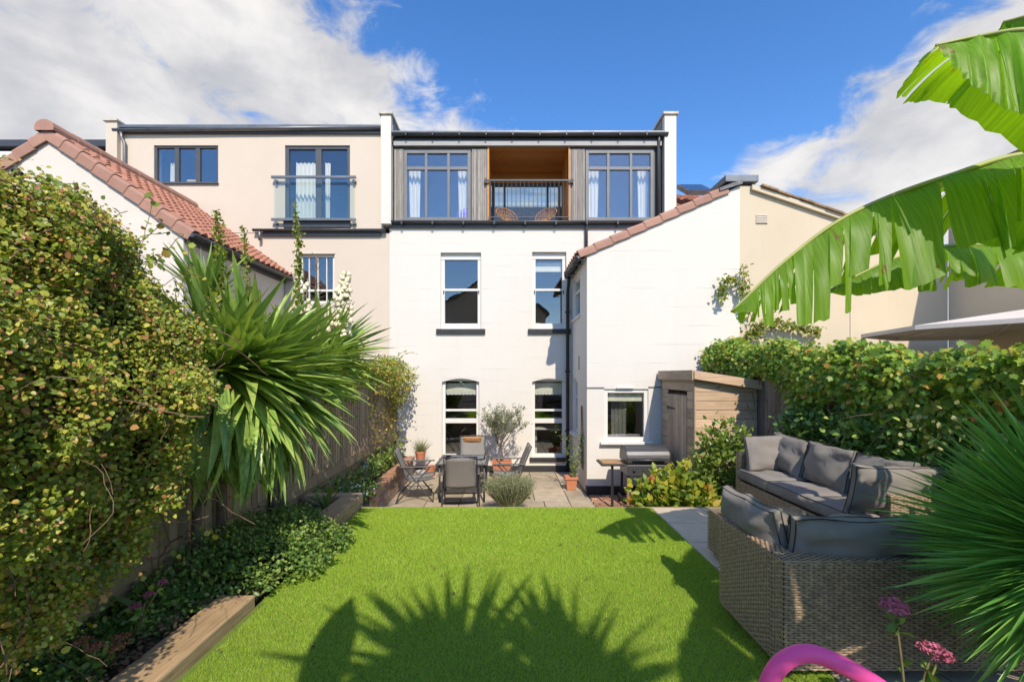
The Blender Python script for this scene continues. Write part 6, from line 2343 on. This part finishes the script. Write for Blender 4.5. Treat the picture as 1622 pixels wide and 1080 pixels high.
# further leaves of the same plant outside the picture, which shade the sofas
banana_leaf(bp_, [(3.36, 1.93, 2.5), (3.0, 1.5, 3.1), (2.5, .95, 3.3), (1.9, .45, 3.05)], .36, (.6, -.5, -.3), (-.5, .6, -.3), 9, 18, gap=.1)
banana_leaf(bp_, [(3.36, 1.93, 2.5), (3.1, 1.2, 3.0), (3.0, .5, 3.0), (2.9, -.1, 2.6)], .36, (-.9, 0, -.3), (.9, .1, -.3), 9, 20, gap=.1)
banana_leaf(bp_, [(3.36, 1.93, 2.4), (2.9, .9, 2.95), (2.4, .25, 2.95), (1.85, -.25, 2.6)], .36, (.5, -.6, -.3), (-.5, .6, -.3), 7, 22, gap=.1)

banana_leaf(bp_, [(3.36, 1.93, 2.4), (2.7, .75, 3.1), (2.0, .05, 3.05), (1.4, -.4, 2.65)], .40, (.5, -.6, -.3), (-.5, .6, -.3), 9, 24, gap=.1)

# ---- plants behind the camera, whose shadows fall on the lawn
fanb = [blade_mesh('frond', palm_m, 1, .055, dr, .3, 6) for dr in (.02, .08, .2)]


def behind_palm(x, y, z, n, L, label):
    t = thing('tall_palm', label, 'palm', (x, y, 0))
    MB().tube(spline([(x, y, 0), (x + .03, y, z * .5), (x, y, z)], 8), .09, 10).build('trunk', bark_m, t, smooth=True)
    rosette('frond', fanb, t, (x, y, z), n, R(85), R(-70), L, wid=1.25, scale_j=.3, r0=.05)
    k = 520
    d_ = rand_dirs(k, (0, 0, -.2))
    o = leaves('inner_fronds', np.tile(np.array([[x, y, z]]), (k, 1)), d_, rand_dirs(k), RNG.uniform(.35, .7, k), T_NARROW, palm_m, t, .3)
    o['kind'] = 'stuff'


behind_palm(.42, -1.15, 3.5, 120, .98, 'tall spiky palm standing behind the viewpoint')
behind_palm(1.02, -1.05, 3.3, 120, .88, 'shorter spiky palm standing behind the viewpoint')
b2 = thing('garden_canna', 'broad leaved canna standing behind the viewpoint', 'plant', (-.3, -.6, 0))
MB().tube([(-.3, -.6, 0), (-.32, -.55, 2.3)], .05, 8).build('stem', stem_m, b2, smooth=True)
banana_leaf(b2, [(-.32, -.55, 2.2), (-.44, -.45, 2.9), (-.40, -.42, 3.75)], .15, (-.8, .2, 0), (.8, -.1, -.1), 4, 31, gap=.03, curl=.1)
banana_leaf(b2, [(-.32, -.55, 2.1), (-.12, -.5, 2.7), (.0, -.45, 3.1)], .24, (-.8, .2, 0), (.8, -.1, -.1), 4, 33, gap=.03, curl=.1)
banana_leaf(b2, [(-.32, -.55, 1.9), (-.6, -.5, 2.4), (-.7, -.3, 2.5)], .26, (-.5, .5, 0), (.5, -.5, -.1), 4, 35, gap=.03, curl=.1)

# ------------------------------------------------------------------ artificial grass
turf_m = foliage('turf_blade', [(0, (0.232, 0.426, 0.036)), (.5, (0.346, 0.540, 0.049)), (.85, (0.473, 0.540, 0.073)), (1, (0.518, 0.540, 0.193))], rough=.5, trans=.3, tint=(1, 1, .3), spec=.3, patch=.12)
NB = 520000
yy = 1.9 + (5.635 - 1.9) * RNG.random(NB) ** 1.35
xx = RNG.uniform(-1.78, 1.78, NB)
keep = ~((xx < -1.74) & (yy > 1.2) & (yy < 3.3))
keep &= np.abs(xx) * FOC / yy < 860
xx, yy = xx[keep], yy[keep]
n = len(xx)
pos = np.stack([xx, yy, np.full(n, -.006)], 1)
d = rand_dirs(n, (0, 0, 0)) * np.array([.55, .55, .1]) + np.array([.0, .12, .75])
scl = np.clip(yy / 3.2, .85, 1.6)
turf = leaves('lawn', pos, d, rand_dirs(n), RNG.uniform(.014, .025, n) * scl ** .4, T_BLADE, turf_m, None, .13 * scl)
tag(turf, 'short bright green artificial grass lawn', 'grass', kind='stuff')
